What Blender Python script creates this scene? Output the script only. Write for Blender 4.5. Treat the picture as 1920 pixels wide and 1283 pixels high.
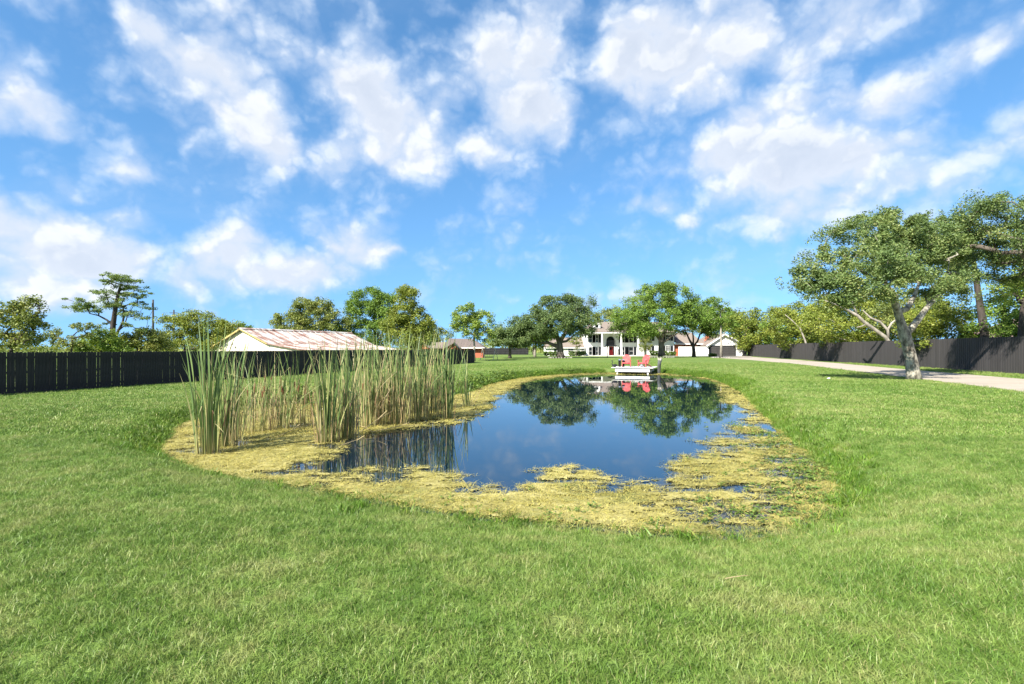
import bpy, math, random
import numpy as np
from mathutils import Vector, Matrix, Euler

for o in list(bpy.data.objects):
    bpy.data.objects.remove(o)
S = bpy.context.scene
COL = S.collection
R = math.radians
rng = np.random.default_rng(11)
random.seed(7)

# ------------------------------------------------------------------ camera, sky, sun
EYE, FPX, HOR = 1.65, 1000.0, 654.0
cam = bpy.data.objects.new('camera', bpy.data.cameras.new('camera'))
COL.objects.link(cam)
cam.location = (0, 0, EYE)
cam.rotation_euler = (R(90), 0, 0)
cam.data.sensor_width = 36
cam.data.lens = 36 * FPX / 1920
cam.data.shift_y = (HOR - 641.5) / 1920
cam.data.clip_start, cam.data.clip_end = 0.05, 6000
S.camera = cam

SUN_EL = R(40)
TRAVEL = Vector((0.66, 0.751))                      # the way the light travels over the ground
sun = bpy.data.objects.new('sun', bpy.data.lights.new('sun', 'SUN'))
COL.objects.link(sun)
sun.data.energy, sun.data.angle, sun.data.color = 5.0, R(0.55), (1.0, 0.95, 0.86)
d = Vector((TRAVEL.x * math.cos(SUN_EL), TRAVEL.y * math.cos(SUN_EL), -math.sin(SUN_EL)))
sun.rotation_euler = d.to_track_quat('-Z', 'Y').to_euler()
sun.location = (-60, -80, 90)

S.render.engine = 'CYCLES'
S.cycles.use_denoising = True
S.cycles.denoiser = 'OPENIMAGEDENOISE'
S.cycles.max_bounces = 5
S.cycles.diffuse_bounces = 3
S.cycles.glossy_bounces = 3
S.cycles.transmission_bounces = 3
S.cycles.transparent_max_bounces = 6
S.cycles.caustics_reflective = False
S.cycles.caustics_refractive = False
S.view_settings.view_transform = 'Standard'
S.view_settings.look = 'None'
S.view_settings.exposure = 1.32
S.view_settings.gamma = 1.0

class NT:
    """small helper round a node tree"""
    def __init__(s, tree):
        s.t = tree
    def n(s, typ, **kw):
        x = s.t.nodes.new(typ)
        for k, v in kw.items():
            setattr(x, k, v)
        return x
    def l(s, a, b):
        s.t.links.new(a, b)
    def put(s, sock, v):
        if hasattr(v, 'is_output'):
            s.l(v, sock)
        else:
            sock.default_value = v
    def m(s, op, a, b=0.0, c=0.0, clamp=False):
        x = s.n('ShaderNodeMath', operation=op, use_clamp=clamp)
        s.put(x.inputs[0], a); s.put(x.inputs[1], b)
        if op in ('MULTIPLY_ADD', 'SMOOTH_MIN', 'SMOOTH_MAX'): s.put(x.inputs[2], c)
        return x.outputs[0]
    def v(s, op, a, b=(0, 0, 0), c=None):
        x = s.n('ShaderNodeVectorMath', operation=op)
        s.put(x.inputs[0], a)
        if op == 'SCALE': s.put(x.inputs[3], b)
        elif op not in ('LENGTH', 'NORMALIZE'): s.put(x.inputs[1], b)
        if c is not None: s.put(x.inputs[2], c)
        return x.outputs[1] if op in ('LENGTH', 'DISTANCE', 'DOT_PRODUCT') else x.outputs[0]
    def noise(s, vec, scale, detail=4, rough=0.55, dist=0.0, col=False):
        x = s.n('ShaderNodeTexNoise')
        if vec is not None: s.l(vec, x.inputs['Vector'])
        x.inputs['Scale'].default_value = scale
        x.inputs['Detail'].default_value = detail
        x.inputs['Roughness'].default_value = rough
        x.inputs['Distortion'].default_value = dist
        return x.outputs['Color'] if col else x.outputs[0]
    def rng(s, val, a, b, c=0.0, d=1.0, smooth=True):
        x = s.n('ShaderNodeMapRange')
        x.interpolation_type = 'SMOOTHSTEP' if smooth else 'LINEAR'
        s.put(x.inputs['Value'], val)
        for k, q in zip(('From Min', 'From Max', 'To Min', 'To Max'), (a, b, c, d)):
            x.inputs[k].default_value = q
        return x.outputs[0]
    def mix(s, f, a, b, mode='MIX'):
        x = s.n('ShaderNodeMix', data_type='RGBA', blend_type=mode)
        s.put(x.inputs[0], f)
        for i, q in ((6, a), (7, b)):
            if hasattr(q, 'is_output'): s.l(q, x.inputs[i])
            else: x.inputs[i].default_value = (*q[:3], 1)
        return x.outputs[2]
    def ramp(s, f, stops):
        x = s.n('ShaderNodeValToRGB')
        s.put(x.inputs[0], f)
        e = x.color_ramp.elements
        while len(e) < len(stops): e.new(0.5)
        for i, (p, c) in enumerate(stops):
            e[i].position = p; e[i].color = (*c, 1)
        return x.outputs[0]

# sky: Nishita with broken cumulus
W = bpy.data.worlds.new('World'); S.world = W; W.use_nodes = True
W.node_tree.nodes.clear()
N = NT(W.node_tree)
sky = N.n('ShaderNodeTexSky', sky_type='NISHITA', sun_disc=False)
sky.sun_elevation = SUN_EL
sky.sun_rotation = math.atan2(-TRAVEL.x, -TRAVEL.y)
sky.air_density, sky.dust_density, sky.ozone_density = 1.0, 0.1, 3.0
dirv = N.n('ShaderNodeTexCoord').outputs['Generated']
sep = N.n('ShaderNodeSeparateXYZ'); N.l(dirv, sep.inputs[0])
zz = N.m('MAXIMUM', sep.outputs[2], 0.0)
inv = N.m('DIVIDE', 1.0, N.m('ADD', zz, 0.55))
plane = N.v('SCALE', dirv, inv)                     # clouds lie on a flat deck, seen in perspective
flatv = N.n('ShaderNodeCombineXYZ'); N.l(sep.outputs[0], flatv.inputs[0]); N.l(sep.outputs[1], flatv.inputs[1])
N.l(N.m('MULTIPLY_ADD', zz, 0.80, 0.20), flatv.inputs[2])
N.l(N.v('NORMALIZE', flatv.outputs[0]), sky.inputs[0])       # clear air: no white band low down
wn1 = N.v('SUBTRACT', N.noise(dirv, 4.5, 3, 0.5, col=True), (0.5, 0.5, 0.5))
wn2 = N.v('SUBTRACT', N.noise(dirv, 13.0, 4, 0.55, col=True), (0.5, 0.5, 0.5))
wp = N.v('ADD', dirv, N.v('ADD', N.v('SCALE', wn1, 0.055), N.v('SCALE', wn2, 0.045)))
blobs = [  # cloud banks: place in the sky (as picture px), half widths, strength
 (275,40,55,60,.8),(330,100,50,60,.9),(390,140,95,80,1.),(440,215,90,75,1.),(500,265,60,50,.9),(420,20,80,40,.5),(350,250,60,60,.6),
 (690,165,85,75,1.),(740,230,110,75,1.),(640,290,55,50,.8),(760,290,130,50,.9),(900,280,100,45,.85),(990,210,90,80,.95),(930,90,70,70,.9),(1010,110,75,95,.95),(1040,25,50,45,.8),
 (1190,100,80,75,1.),(1290,95,130,85,1.),(1380,70,80,70,.85),(1210,180,60,55,.8),(1330,170,70,40,.6),
 (1560,60,110,65,.9),(1500,115,70,60,.8),(1440,215,80,55,.9),(1400,280,110,65,1.),(1480,310,130,75,1.),(1610,300,120,65,1.),(1560,380,180,55,.85),(1650,190,100,50,.8),(1720,330,100,60,.85),
 (1840,85,95,40,.75),(1830,300,75,45,.75),(1880,250,50,30,.5),(1780,370,80,40,.6),(1250,380,45,25,.6),(1300,405,35,30,.55),(1195,370,22,14,.5),
 (40,205,90,55,.8),(80,245,80,30,.75),(10,150,40,35,.6),(235,335,60,25,.55),(120,370,30,35,.55),
 (70,430,130,50,.9),(110,490,170,60,1.),(60,540,150,45,.9),(230,480,90,60,.8),(210,420,60,25,.6),(350,520,40,45,.75),
 (440,480,75,55,1.),(490,520,110,32,.95),(600,500,90,38,.95),(670,460,65,42,.95),(735,468,30,14,.7),(600,430,50,14,.4),(845,535,45,12,.4),(810,560,50,12,.35),(1050,560,170,20,.38),(1210,545,140,16,.3),(640,610,60,9,.3),
 (90,20,100,40,.3),(390,390,60,30,.35),(640,10,60,12,.3),(820,15,50,20,.4),
]
def pdir(px, py):
    v = Vector(((px - 960) / FPX, 1, (HOR - py) / FPX)); return v.normalized()
acc = None
for px, py, rx, ry, w in blobs:
    c = pdir(px, py)
    kx = (pdir(px + 5, py) - pdir(px - 5, py)).length / 10
    kz = (pdir(px, py + 5) - pdir(px, py - 5)).length / 10
    sx, sz = 1 / (rx * kx * 1.95), 1 / (ry * kz * 1.95)
    q = N.v('MULTIPLY_ADD', wp, (sx, sx * .4, sz), tuple(-a * b for a, b in zip(c, (sx, sx * .4, sz))))
    f = N.rng(N.v('LENGTH', q), 0.0, 1.0, w, 0.0)
    acc = f if acc is None else N.m('SMOOTH_MAX', acc, f, 0.25)
elsewhere = N.rng(N.noise(plane, 1.5, 2, 0.5), 0.42, 0.62, 0.0, 1.0)
front = N.rng(N.v('DOT_PRODUCT', dirv, (0, 0.966, 0.259)), 0.62, 0.74)
cover = N.m('ADD', N.m('MULTIPLY', acc, front), N.m('MULTIPLY', elsewhere, N.m('SUBTRACT', 1.0, front)))
lump = N.v('MULTIPLY', dirv, (1.0, 1.0, 1.25))
def billow(off, det):
    v = N.n('ShaderNodeTexVoronoi', feature='F1')
    v.inputs['Scale'].default_value = 12; v.inputs['Detail'].default_value = det; v.inputs['Roughness'].default_value = .55
    N.l(N.v('ADD', N.v('ADD', lump, N.v('SCALE', wn2, 0.10)), off), v.inputs['Vector'])
    return v.outputs['Distance']
bil, bils = billow((0, 0, 0), 2), billow((-0.014, -0.008, 0.020), 1)
fb = N.noise(lump, 7.5, 9, 0.58, 0.15)
fbs = N.noise(N.v('ADD', lump, (-0.022, -0.012, 0.030)), 7.5, 5, 0.55, 0.15)
fb2 = N.noise(plane, 2.3, 5, 0.55)
dens = N.m('ADD', cover, N.m('MULTIPLY', N.m('SUBTRACT', fb, 0.5), 0.95))
dens = N.m('ADD', dens, N.m('MULTIPLY', N.m('SUBTRACT', fb2, 0.5), 0.2))
dens = N.m('ADD', dens, N.m('MULTIPLY', N.m('SUBTRACT', 0.84, bil), 0.50))
alpha = N.rng(dens, 0.04, 0.84)
wisp = N.m('MULTIPLY', N.rng(N.noise(plane, 2.6, 8, 0.6, 0.5), 0.47, 0.80), 0.26)
alpha = N.m('MAXIMUM', alpha, wisp)
alpha = N.m('MULTIPLY', N.m('MULTIPLY', alpha, 0.92), N.rng(sep.outputs[2], -0.02, 0.03))
hs = N.n('ShaderNodeHueSaturation')
hs.inputs['Hue'].default_value = 0.494; hs.inputs['Saturation'].default_value = 1.17; hs.inputs['Value'].default_value = 1.80
N.l(sky.outputs[0], hs.inputs['Color'])
cloudcol = N.ramp(N.rng(dens, 0.35, 1.35, 0, 1, False), [(0.0, (5.6, 6.6, 8.0)), (0.5, (7.0, 7.2, 7.6)), (1.0, (5.7, 6.1, 6.8))])
lit = N.rng(N.m('ADD', N.m('SUBTRACT', fb, fbs), N.m('MULTIPLY', N.m('SUBTRACT', bils, bil), 0.5)), -0.12, 0.14)
cloudcol = N.mix(lit, N.mix(1.0, cloudcol, (0.84, 0.88, 0.94), 'MULTIPLY'), N.mix(1.0, cloudcol, (1.08, 1.07, 1.04), 'MULTIPLY'))
bg = N.n('ShaderNodeBackground'); bg.inputs[1].default_value = 0.056
N.l(N.mix(alpha, hs.outputs[0], cloudcol), bg.inputs[0])
wo = N.n('ShaderNodeOutputWorld'); N.l(bg.outputs[0], wo.inputs[0])
W.cycles.sampling_method = 'MANUAL'; W.cycles.sample_map_resolution = 512

# ------------------------------------------------------------------ helpers
def at(px, py, dd):
    """a picture position at a known distance, as a place in the world"""
    return Vector(((px - 960) / FPX * dd, dd, EYE + (HOR - py) / FPX * dd))

def tag(o, label=None, cat=None, group=None, kind=None):
    if label: o['label'] = label
    if cat: o['category'] = cat
    if group: o['group'] = group
    if kind: o['kind'] = kind
    return o

def empty(name, loc=(0, 0, 0), rz=0.0, label=None, cat=None, group=None):
    o = bpy.data.objects.new(name, None); COL.objects.link(o)
    o.empty_display_size = 0.2
    o.location = loc; o.rotation_euler = (0, 0, rz)
    return tag(o, label, cat, group)

def link(name, me, parent=None, mats=()):
    o = bpy.data.objects.new(name, me); COL.objects.link(o)
    if mats and not me.materials:
        for m in (mats if isinstance(mats, (list, tuple)) else [mats]): me.materials.append(m)
    if parent is not None: o.parent = parent
    return o

class MB:
    """collects boxes, prisms and tubes into one mesh"""
    def __init__(s): s.v = []; s.f = []
    def add(s, vs, fs):
        b = len(s.v); s.v += [tuple(x) for x in vs]; s.f += [tuple(b + i for i in f) for f in fs]; return s
    def box(s, a, b):
        x0, y0, z0 = a; x1, y1, z1 = b
        return s.add([(x0,y0,z0),(x1,y0,z0),(x1,y1,z0),(x0,y1,z0),(x0,y0,z1),(x1,y0,z1),(x1,y1,z1),(x0,y1,z1)],
                     [(0,3,2,1),(4,5,6,7),(0,1,5,4),(1,2,6,5),(2,3,7,6),(3,0,4,7)])
    def hexa(s, lo, hi):
        return s.add(list(lo) + list(hi), [(0,3,2,1),(4,5,6,7),(0,1,5,4),(1,2,6,5),(2,3,7,6),(3,0,4,7)])
    def prism(s, poly, off):
        n = len(poly); off = Vector(off)
        vs = [Vector(p) for p in poly]; vs = vs + [p + off for p in vs]
        return s.add(vs, [tuple(range(n))[::-1], tuple(range(n, 2 * n))] + [(i, (i + 1) % n, n + (i + 1) % n, n + i) for i in range(n)])
    def tube(s, pts, rad, k=8, cap=True):
        pts = [Vector(p) for p in pts]; rings = []
        a = None
        for i, p in enumerate(pts):
            t = (pts[min(i + 1, len(pts) - 1)] - pts[max(i - 1, 0)]).normalized()
            if t.length < .5: t = Vector((0, 0, 1))
            if a is None: a = t.orthogonal()
            a = a - t * a.dot(t)
            a = t.orthogonal() if a.length < 1e-3 else a
            a.normalize(); b = t.cross(a)
            r = rad[i] if hasattr(rad, '__len__') else rad
            rings.append([p + (a * math.cos(2 * math.pi * j / k) + b * math.sin(2 * math.pi * j / k)) * r for j in range(k)])
        vs = [v for ring in rings for v in ring]; fs = []
        for i in range(len(pts) - 1):
            for j in range(k):
                fs.append((i * k + j, i * k + (j + 1) % k, (i + 1) * k + (j + 1) % k, (i + 1) * k + j))
        if cap: fs += [tuple(range(k))[::-1], tuple((len(pts) - 1) * k + j for j in range(k))]
        return s.add(vs, fs)
    def mesh(s, name, mat=None, smooth=False):
        me = bpy.data.meshes.new(name); me.from_pydata(s.v, [], s.f)
        if mat: me.materials.append(mat)
        if smooth: me.shade_smooth()
        me.update(); return me
    def build(s, name, mat, parent=None, smooth=False):
        return link(name, s.mesh(name, mat, smooth), parent)

def quads_mesh(name, verts, nper, mat, faces=None, attrs=None, smooth=False):
    """verts (N, nper, 3); one polygon each unless faces (list of index tuples into nper) is given"""
    n = len(verts); me = bpy.data.meshes.new(name)
    V = np.ascontiguousarray(verts.reshape(-1, 3), dtype=np.float32)
    faces = faces or [tuple(range(nper))]
    base = (np.arange(n) * nper)[:, None]
    loops = np.concatenate([base + np.array(f)[None, :] for f in faces], axis=1).astype(np.int32).ravel()
    lens = np.tile(np.array([len(f) for f in faces], np.int32), n)
    starts = np.concatenate([[0], np.cumsum(lens)[:-1]]).astype(np.int32)
    me.vertices.add(len(V)); me.vertices.foreach_set('co', V.ravel())
    me.loops.add(len(loops)); me.loops.foreach_set('vertex_index', loops)
    me.polygons.add(len(lens)); me.polygons.foreach_set('loop_start', starts)
    for k, a in (attrs or {}).items():
        at_ = me.attributes.new(k, 'FLOAT', 'POINT')
        at_.data.foreach_set('value', np.repeat(np.asarray(a, np.float32), nper) if len(a) == n else np.asarray(a, np.float32))
    if mat: me.materials.append(mat)
    me.update(calc_edges=True)
    if smooth: me.shade_smooth()
    return me

_g = np.random.default_rng(3).random((256, 256))
def vnoise(x, y):
    xi = np.floor(x).astype(int); yi = np.floor(y).astype(int); fx = x - xi; fy = y - yi
    fx = fx * fx * (3 - 2 * fx); fy = fy * fy * (3 - 2 * fy)
    g = lambda a, b: _g[a % 256, b % 256]
    return (g(xi, yi) * (1 - fx) + g(xi + 1, yi) * fx) * (1 - fy) + (g(xi, yi + 1) * (1 - fx) + g(xi + 1, yi + 1) * fx) * fy
def fbm(x, y, oct=4):
    t = 0; a = 0.5; s = 0
    for i in range(oct):
        t = t + a * vnoise(x * 2 ** i + 17 * i, y * 2 ** i + 31 * i); s += a; a *= 0.55
    return t / s
def sstep(a, b, x):
    t = np.clip((x - a) / (b - a), 0, 1); return t * t * (3 - 2 * t)

# ------------------------------------------------------------------ materials
def new_mat(name):
    m = bpy.data.materials.new(name); m.use_nodes = True; m.node_tree.nodes.clear()
    k = NT(m.node_tree); out = k.n('ShaderNodeOutputMaterial'); return m, k, out

def surf(name, colour, rough=0.7, vary=0.15, scale=3.0, bump=0.0, bscale=40.0, stretch=(1, 1, 1), spec=0.3, metal=0.0, colour2=None):
    m, k, out = new_mat(name)
    p = k.n('ShaderNodeBsdfPrincipled'); k.l(p.outputs[0], out.inputs[0])
    tc = k.n('ShaderNodeTexCoord').outputs['Object']
    vec = k.v('MULTIPLY', tc, stretch)
    f = k.noise(vec, scale, 5, 0.6)
    c2 = colour2 or tuple(min(1, c * (1 + vary)) for c in colour)
    c1 = tuple(c * (1 - vary) for c in colour)
    k.l(k.mix(k.rng(f, 0.3, 0.7), c1, c2), p.inputs['Base Color'])
    p.inputs['Roughness'].default_value = rough
    p.inputs['Specular IOR Level'].default_value = spec
    p.inputs['Metallic'].default_value = metal
    if bump:
        b = k.n('ShaderNodeBump'); b.inputs['Strength'].default_value = bump; b.inputs['Distance'].default_value = 0.02
        k.l(k.noise(vec, bscale, 4, 0.6), b.inputs['Height']); k.l(b.outputs[0], p.inputs['Normal'])
    return m

def leaf_mat(name, stops, trans=0.27, attr='tint', gloss=0.25, rough=0.5):
    m, k, out = new_mat(name)
    a = k.n('ShaderNodeAttribute', attribute_name=attr)
    c = k.ramp(a.outputs['Fac'], stops)
    p = k.n('ShaderNodeBsdfPrincipled'); k.l(c, p.inputs['Base Color'])
    p.inputs['Roughness'].default_value = rough; p.inputs['Specular IOR Level'].default_value = gloss
    t = k.n('ShaderNodeBsdfTranslucent'); k.l(k.mix(1.0, c, (1.25, 1.2, 0.55), 'MULTIPLY'), t.inputs[0])
    mx = k.n('ShaderNodeMixShader'); mx.inputs[0].default_value = trans
    k.l(p.outputs[0], mx.inputs[1]); k.l(t.outputs[0], mx.inputs[2]); k.l(mx.outputs[0], out.inputs[0])
    return m

M = {}
M['oak_dark'] = leaf_mat('oak_dark', [(0, (0.069, 0.103, 0.042)), (.5, (0.124, 0.184, 0.064)), (1, (0.227, 0.291, 0.095))])
M['oak_green'] = leaf_mat('oak_green', [(0, (0.069, 0.123, 0.023)), (.5, (0.146, 0.239, 0.039)), (1, (0.256, 0.348, 0.065))])
M['elm_near'] = leaf_mat('elm_near', [(0, (0.069, 0.113, 0.037)), (.5, (0.137, 0.201, 0.060)), (.85, (0.254, 0.302, 0.099)), (1, (0.431, 0.420, 0.180))], gloss=0.3, rough=0.5)
M['yellow_green'] = leaf_mat('yellow_green', [(0, (0.087, 0.122, 0.021)), (.5, (0.196, 0.246, 0.040)), (1, (0.343, 0.348, 0.064))])
M['olive'] = leaf_mat('olive', [(0, (0.093, 0.131, 0.035)), (.5, (0.195, 0.236, 0.060)), (1, (0.352, 0.350, 0.095))])
M['lime'] = leaf_mat('lime', [(0, (0.091, 0.151, 0.025)), (.5, (0.198, 0.287, 0.050)), (1, (0.365, 0.410, 0.086))])
M['pine'] = leaf_mat('pine', [(0, (0.072, 0.116, 0.039)), (.5, (0.153, 0.221, 0.063)), (1, (0.286, 0.347, 0.105))])
M['hedge'] = leaf_mat('hedge', [(0, (0.050, 0.095, 0.020)), (.5, (0.117, 0.189, 0.037)), (1, (0.217, 0.284, 0.057))])
M['weed'] = leaf_mat('weed', [(0, (0.093, 0.175, 0.024)), (.5, (0.204, 0.350, 0.047)), (1, (0.371, 0.507, 0.079))])
M['bark_grey'] = surf('bark_grey', (.12, .10, .08), .9, .5, 2.5, .8, 14, (1, 1, .35))
M['bark_dark'] = surf('bark_dark', (.055, .045, .038), .9, .5, 2.5, .8, 14, (1, 1, .35))
M['bark_pale'] = surf('bark_pale', (.28, .25, .205), .85, .35, 2.0, .6, 12, (1, 1, .4))
M['bark_lichen'] = surf('bark_lichen', (.10, .085, .065), .9, .35, 5.5, 1.0, 16, (1, 1, .5), colour2=(.42, .39, .31))
M['white_wall'] = surf('white_wall', (.80, .79, .75), .75, .03, 1.2)
M['white_trim'] = surf('white_trim', (.82, .81, .78), .6, .03, 2)
M['black_paint'] = surf('black_paint', (.020, .021, .024), .55, .25, 3, .1, 30)
M['shutter_black'] = surf('shutter_black', (.018, .02, .024), .5, .2, 3)
M['fence_left'] = surf('fence_left', (.023, .0225, .0235), .8, .4, 2.2, .3, 30, (3, 3, .5))
M['fence_right'] = surf('fence_right', (.050, .046, .046), .8, .18, .6, .3, 30, (3, 3, .25))
M['roof_tan'] = surf('roof_tan', (.21, .17, .14), .9, .12, 5, .3, 60)
M['roof_dark'] = surf('roof_dark', (.085, .075, .075), .9, .2, 5, .3, 60)
M['roof_brown'] = surf('roof_brown', (.15, .12, .105), .9, .15, 4, .3, 60)
M['brick_red'] = surf('brick_red', (.42, .13, .075), .9, .2, 8, .2, 60)
M['door_red'] = surf('door_red', (.38, .02, .03), .4, .1, 2)
M['chair_red'] = surf('chair_red', (.42, .055, .055), .55, .12, 5, .1, 50, colour2=(.48, .11, .105))
M['deck_white'] = surf('deck_white', (.74, .72, .68), .7, .08, 4, .2, 40)
M['deck_wood'] = surf('deck_wood', (.62, .53, .42), .8, .12, 5, .2, 40)
M['post_dark'] = surf('post_dark', (.07, .075, .07), .85, .4, 5, .5, 30, (1, 1, .3))
M['reed_tan'] = surf('reed_tan', (.34, .27, .14), .8, .25, 6)
M['driftwood'] = surf('driftwood', (.42, .39, .33), .9, .3, 6, .4, 30)
M['stone'] = surf('stone', (.30, .28, .25), .9, .2, 3, .4, 20)
M['grey_ball'] = surf('grey_ball', (.25, .25, .26), .7, .3, 6)
M['bin'] = surf('bin', (.02, .022, .024), .5, .2, 3)
M['seed'] = surf('seed', (.17, .075, .035), .95, .3, 20)
M['mulch'] = surf('mulch', (.06, .042, .03), .95, .4, 6, .8, 30)
M['barn_wall'] = surf('barn_wall', (.72, .62, .43), .8, .08, .7, colour2=(.80, .74, .60))
M['pole'] = surf('pole', (.05, .045, .04), .9, .3, 3)
M['pave'] = surf('pave', (.60, .57, .52), .9, .08, 1.5)

def glass():
    m, k, out = new_mat('window_glass')
    p = k.n('ShaderNodeBsdfPrincipled'); p.inputs['Base Color'].default_value = (.012, .016, .018, 1)
    p.inputs['Roughness'].default_value = 0.06; p.inputs['Specular IOR Level'].default_value = 0.6
    k.l(p.outputs[0], out.inputs[0]); return m
M['glass'] = glass()

def tin_roof():
    m, k, out = new_mat('rusty_tin')
    p = k.n('ShaderNodeBsdfPrincipled'); k.l(p.outputs[0], out.inputs[0])
    tc = k.n('ShaderNodeTexCoord').outputs['Object']       # y runs along the ridge, x down the slope
    f = k.noise(k.v('MULTIPLY', tc, (.22, 1.5, .22)), 1.0, 5, .65, .3)
    g = k.noise(k.v('MULTIPLY', tc, (.9, .35, .9)), 1.0, 4, .6)
    h = k.m('ADD', k.m('MULTIPLY', f, .7), k.m('MULTIPLY', g, .4))
    k.l(k.ramp(h, [(0.0, (.60, .57, .52)), (.53, (.52, .48, .43)), (.575, (.34, .22, .17)), (.66, (.22, .11, .08)), (.8, (.17, .075, .055))]), p.inputs['Base Color'])
    p.inputs['Roughness'].default_value = .6
    return m
M['tin'] = tin_roof()

def concrete():
    m, k, out = new_mat('concrete')
    p = k.n('ShaderNodeBsdfPrincipled'); k.l(p.outputs[0], out.inputs[0])
    tc = k.n('ShaderNodeTexCoord').outputs['Object']
    f = k.m('ADD', k.m('MULTIPLY', k.noise(tc, .35, 4, .6), .6), k.m('MULTIPLY', k.noise(tc, 9, 4, .7), .4))
    k.l(k.ramp(f, [(.3, (.26, .215, .165)), (.5, (.36, .305, .24)), (.7, (.43, .37, .30))]), p.inputs['Base Color'])
    p.inputs['Roughness'].default_value = .9
    return m
M['concrete'] = concrete()

def patch_colour(k, pos, stops):
    """lawn colour with worn, straw and lush patches by place"""
    a = k.noise(pos, .9, 4, .6); b = k.noise(pos, 3.6, 3, .6); c = k.noise(pos, .16, 3, .5)
    f = k.m('ADD', k.m('ADD', k.m('MULTIPLY', a, .45), k.m('MULTIPLY', b, .3)), k.m('MULTIPLY', c, .25))
    return k.ramp(f, stops), f

def lawn_ground():
    m, k, out = new_mat('lawn_ground')
    p = k.n('ShaderNodeBsdfPrincipled'); k.l(p.outputs[0], out.inputs[0])
    pos = k.n('ShaderNodeNewGeometry').outputs['Position']
    c, f = patch_colour(k, pos, [(.41, (.112, .182, .036)), (.5, (.162, .235, .054)), (.59, (.220, .262, .080))])
    fine = k.noise(pos, 26, 3, .7)
    c = k.mix(k.rng(fine, .3, .7), k.mix(1.0, c, (.55, .6, .55), 'MULTIPLY'), c)
    wet = k.n('ShaderNodeAttribute', attribute_name='wet').outputs['Fac']
    c = k.mix(wet, c, (.045, .038, .022))
    k.l(c, p.inputs['Base Color']); p.inputs['Roughness'].default_value = .95; p.inputs['Specular IOR Level'].default_value = .1
    b = k.n('ShaderNodeBump'); b.inputs['Strength'].default_value = .6; b.inputs['Distance'].default_value = .05
    k.l(fine, b.inputs['Height']); k.l(b.outputs[0], p.inputs['Normal'])
    return m
M['ground'] = lawn_ground()

def blade_mat(name, stops, straw, trans=.3, var=.35):
    m, k, out = new_mat(name)
    pos = k.n('ShaderNodeNewGeometry').outputs['Position']
    c, f = patch_colour(k, pos, stops)
    tint = k.n('ShaderNodeAttribute', attribute_name='tint').outputs['Fac']
    rnd = k.n('ShaderNodeObjectInfo').outputs['Random']
    c = k.mix(k.rng(tint, 0.88, 1.0), c, straw)
    sc = k.m('ADD', 1 - var, k.m('MULTIPLY', k.m('ADD', k.m('MULTIPLY', tint, .5), k.m('MULTIPLY', rnd, .5)), 2 * var))
    c = k.v('SCALE', c, sc)
    p = k.n('ShaderNodeBsdfPrincipled'); k.l(c, p.inputs['Base Color'])
    p.inputs['Roughness'].default_value = .45; p.inputs['Specular IOR Level'].default_value = .3
    t = k.n('ShaderNodeBsdfTranslucent'); k.l(c, t.inputs[0])
    mx = k.n('ShaderNodeMixShader'); mx.inputs[0].default_value = trans
    k.l(p.outputs[0], mx.inputs[1]); k.l(t.outputs[0], mx.inputs[2]); k.l(mx.outputs[0], out.inputs[0])
    return m
M['grass'] = blade_mat('grass', [(.41, (.112, .200, .030)), (.5, (.185, .275, .055)), (.59, (.270, .312, .095))], (.30, .28, .12))
M['bank_grass'] = blade_mat('bank_grass', [(.3, (.065, .145, .012)), (.5, (.115, .215, .020)), (.7, (.19, .27, .035))], (.30, .30, .08))
M['straw_grass'] = blade_mat('straw_grass', [(.4, (.16, .22, .04)), (.5, (.26, .29, .07)), (.6, (.38, .35, .12))], (.40, .33, .14))
M['algae_strand'] = blade_mat('algae_strand', [(.3, (.26, .230, .05)), (.5, (.41, .355, .090)), (.7, (.54, .47, .15))], (.20, .23, .06), .15, .25)

def algae_mat():
    m, k, out = new_mat('algae')
    p = k.n('ShaderNodeBsdfPrincipled'); k.l(p.outputs[0], out.inputs[0])
    pos = k.n('ShaderNodeNewGeometry').outputs['Position']
    f = k.m('ADD', k.m('MULTIPLY', k.noise(pos, 1.3, 4, .6), .5), k.m('MULTIPLY', k.noise(pos, 16, 5, .7), .5))
    c = k.ramp(f, [(.36, (.10, .105, .030)), (.45, (.28, .245, .078)), (.60, (.45, .395, .155))])
    c = k.mix(k.rng(k.noise(pos, .75, 4, .65), .48, .66), c, k.mix(1.0, c, (.52, .60, .50), 'MULTIPLY'))
    k.l(c, p.inputs['Base Color'])
    p.inputs['Roughness'].default_value = .8; p.inputs['Specular IOR Level'].default_value = .2
    b = k.n('ShaderNodeBump'); b.inputs['Strength'].default_value = 1.0; b.inputs['Distance'].default_value = .02
    k.l(k.noise(pos, 40, 5, .7), b.inputs['Height']); k.l(b.outputs[0], p.inputs['Normal'])
    return m
M['algae'] = algae_mat()

def water_mat():
    m, k, out = new_mat('water')
    p = k.n('ShaderNodeBsdfPrincipled'); k.l(p.outputs[0], out.inputs[0])
    p.inputs['Base Color'].default_value = (.002, .010, .022, 1)
    p.inputs['Roughness'].default_value = .015; p.inputs['IOR'].default_value = 1.46
    p.inputs['Specular IOR Level'].default_value = .75
    pos = k.n('ShaderNodeNewGeometry').outputs['Position']
    b = k.n('ShaderNodeBump'); b.inputs['Strength'].default_value = .035; b.inputs['Distance'].default_value = .03
    k.l(k.noise(k.v('MULTIPLY', pos, (1, .6, 1)), 2.2, 2, .5), b.inputs['Height']); k.l(b.outputs[0], p.inputs['Normal'])
    return m
M['water'] = water_mat()

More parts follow.
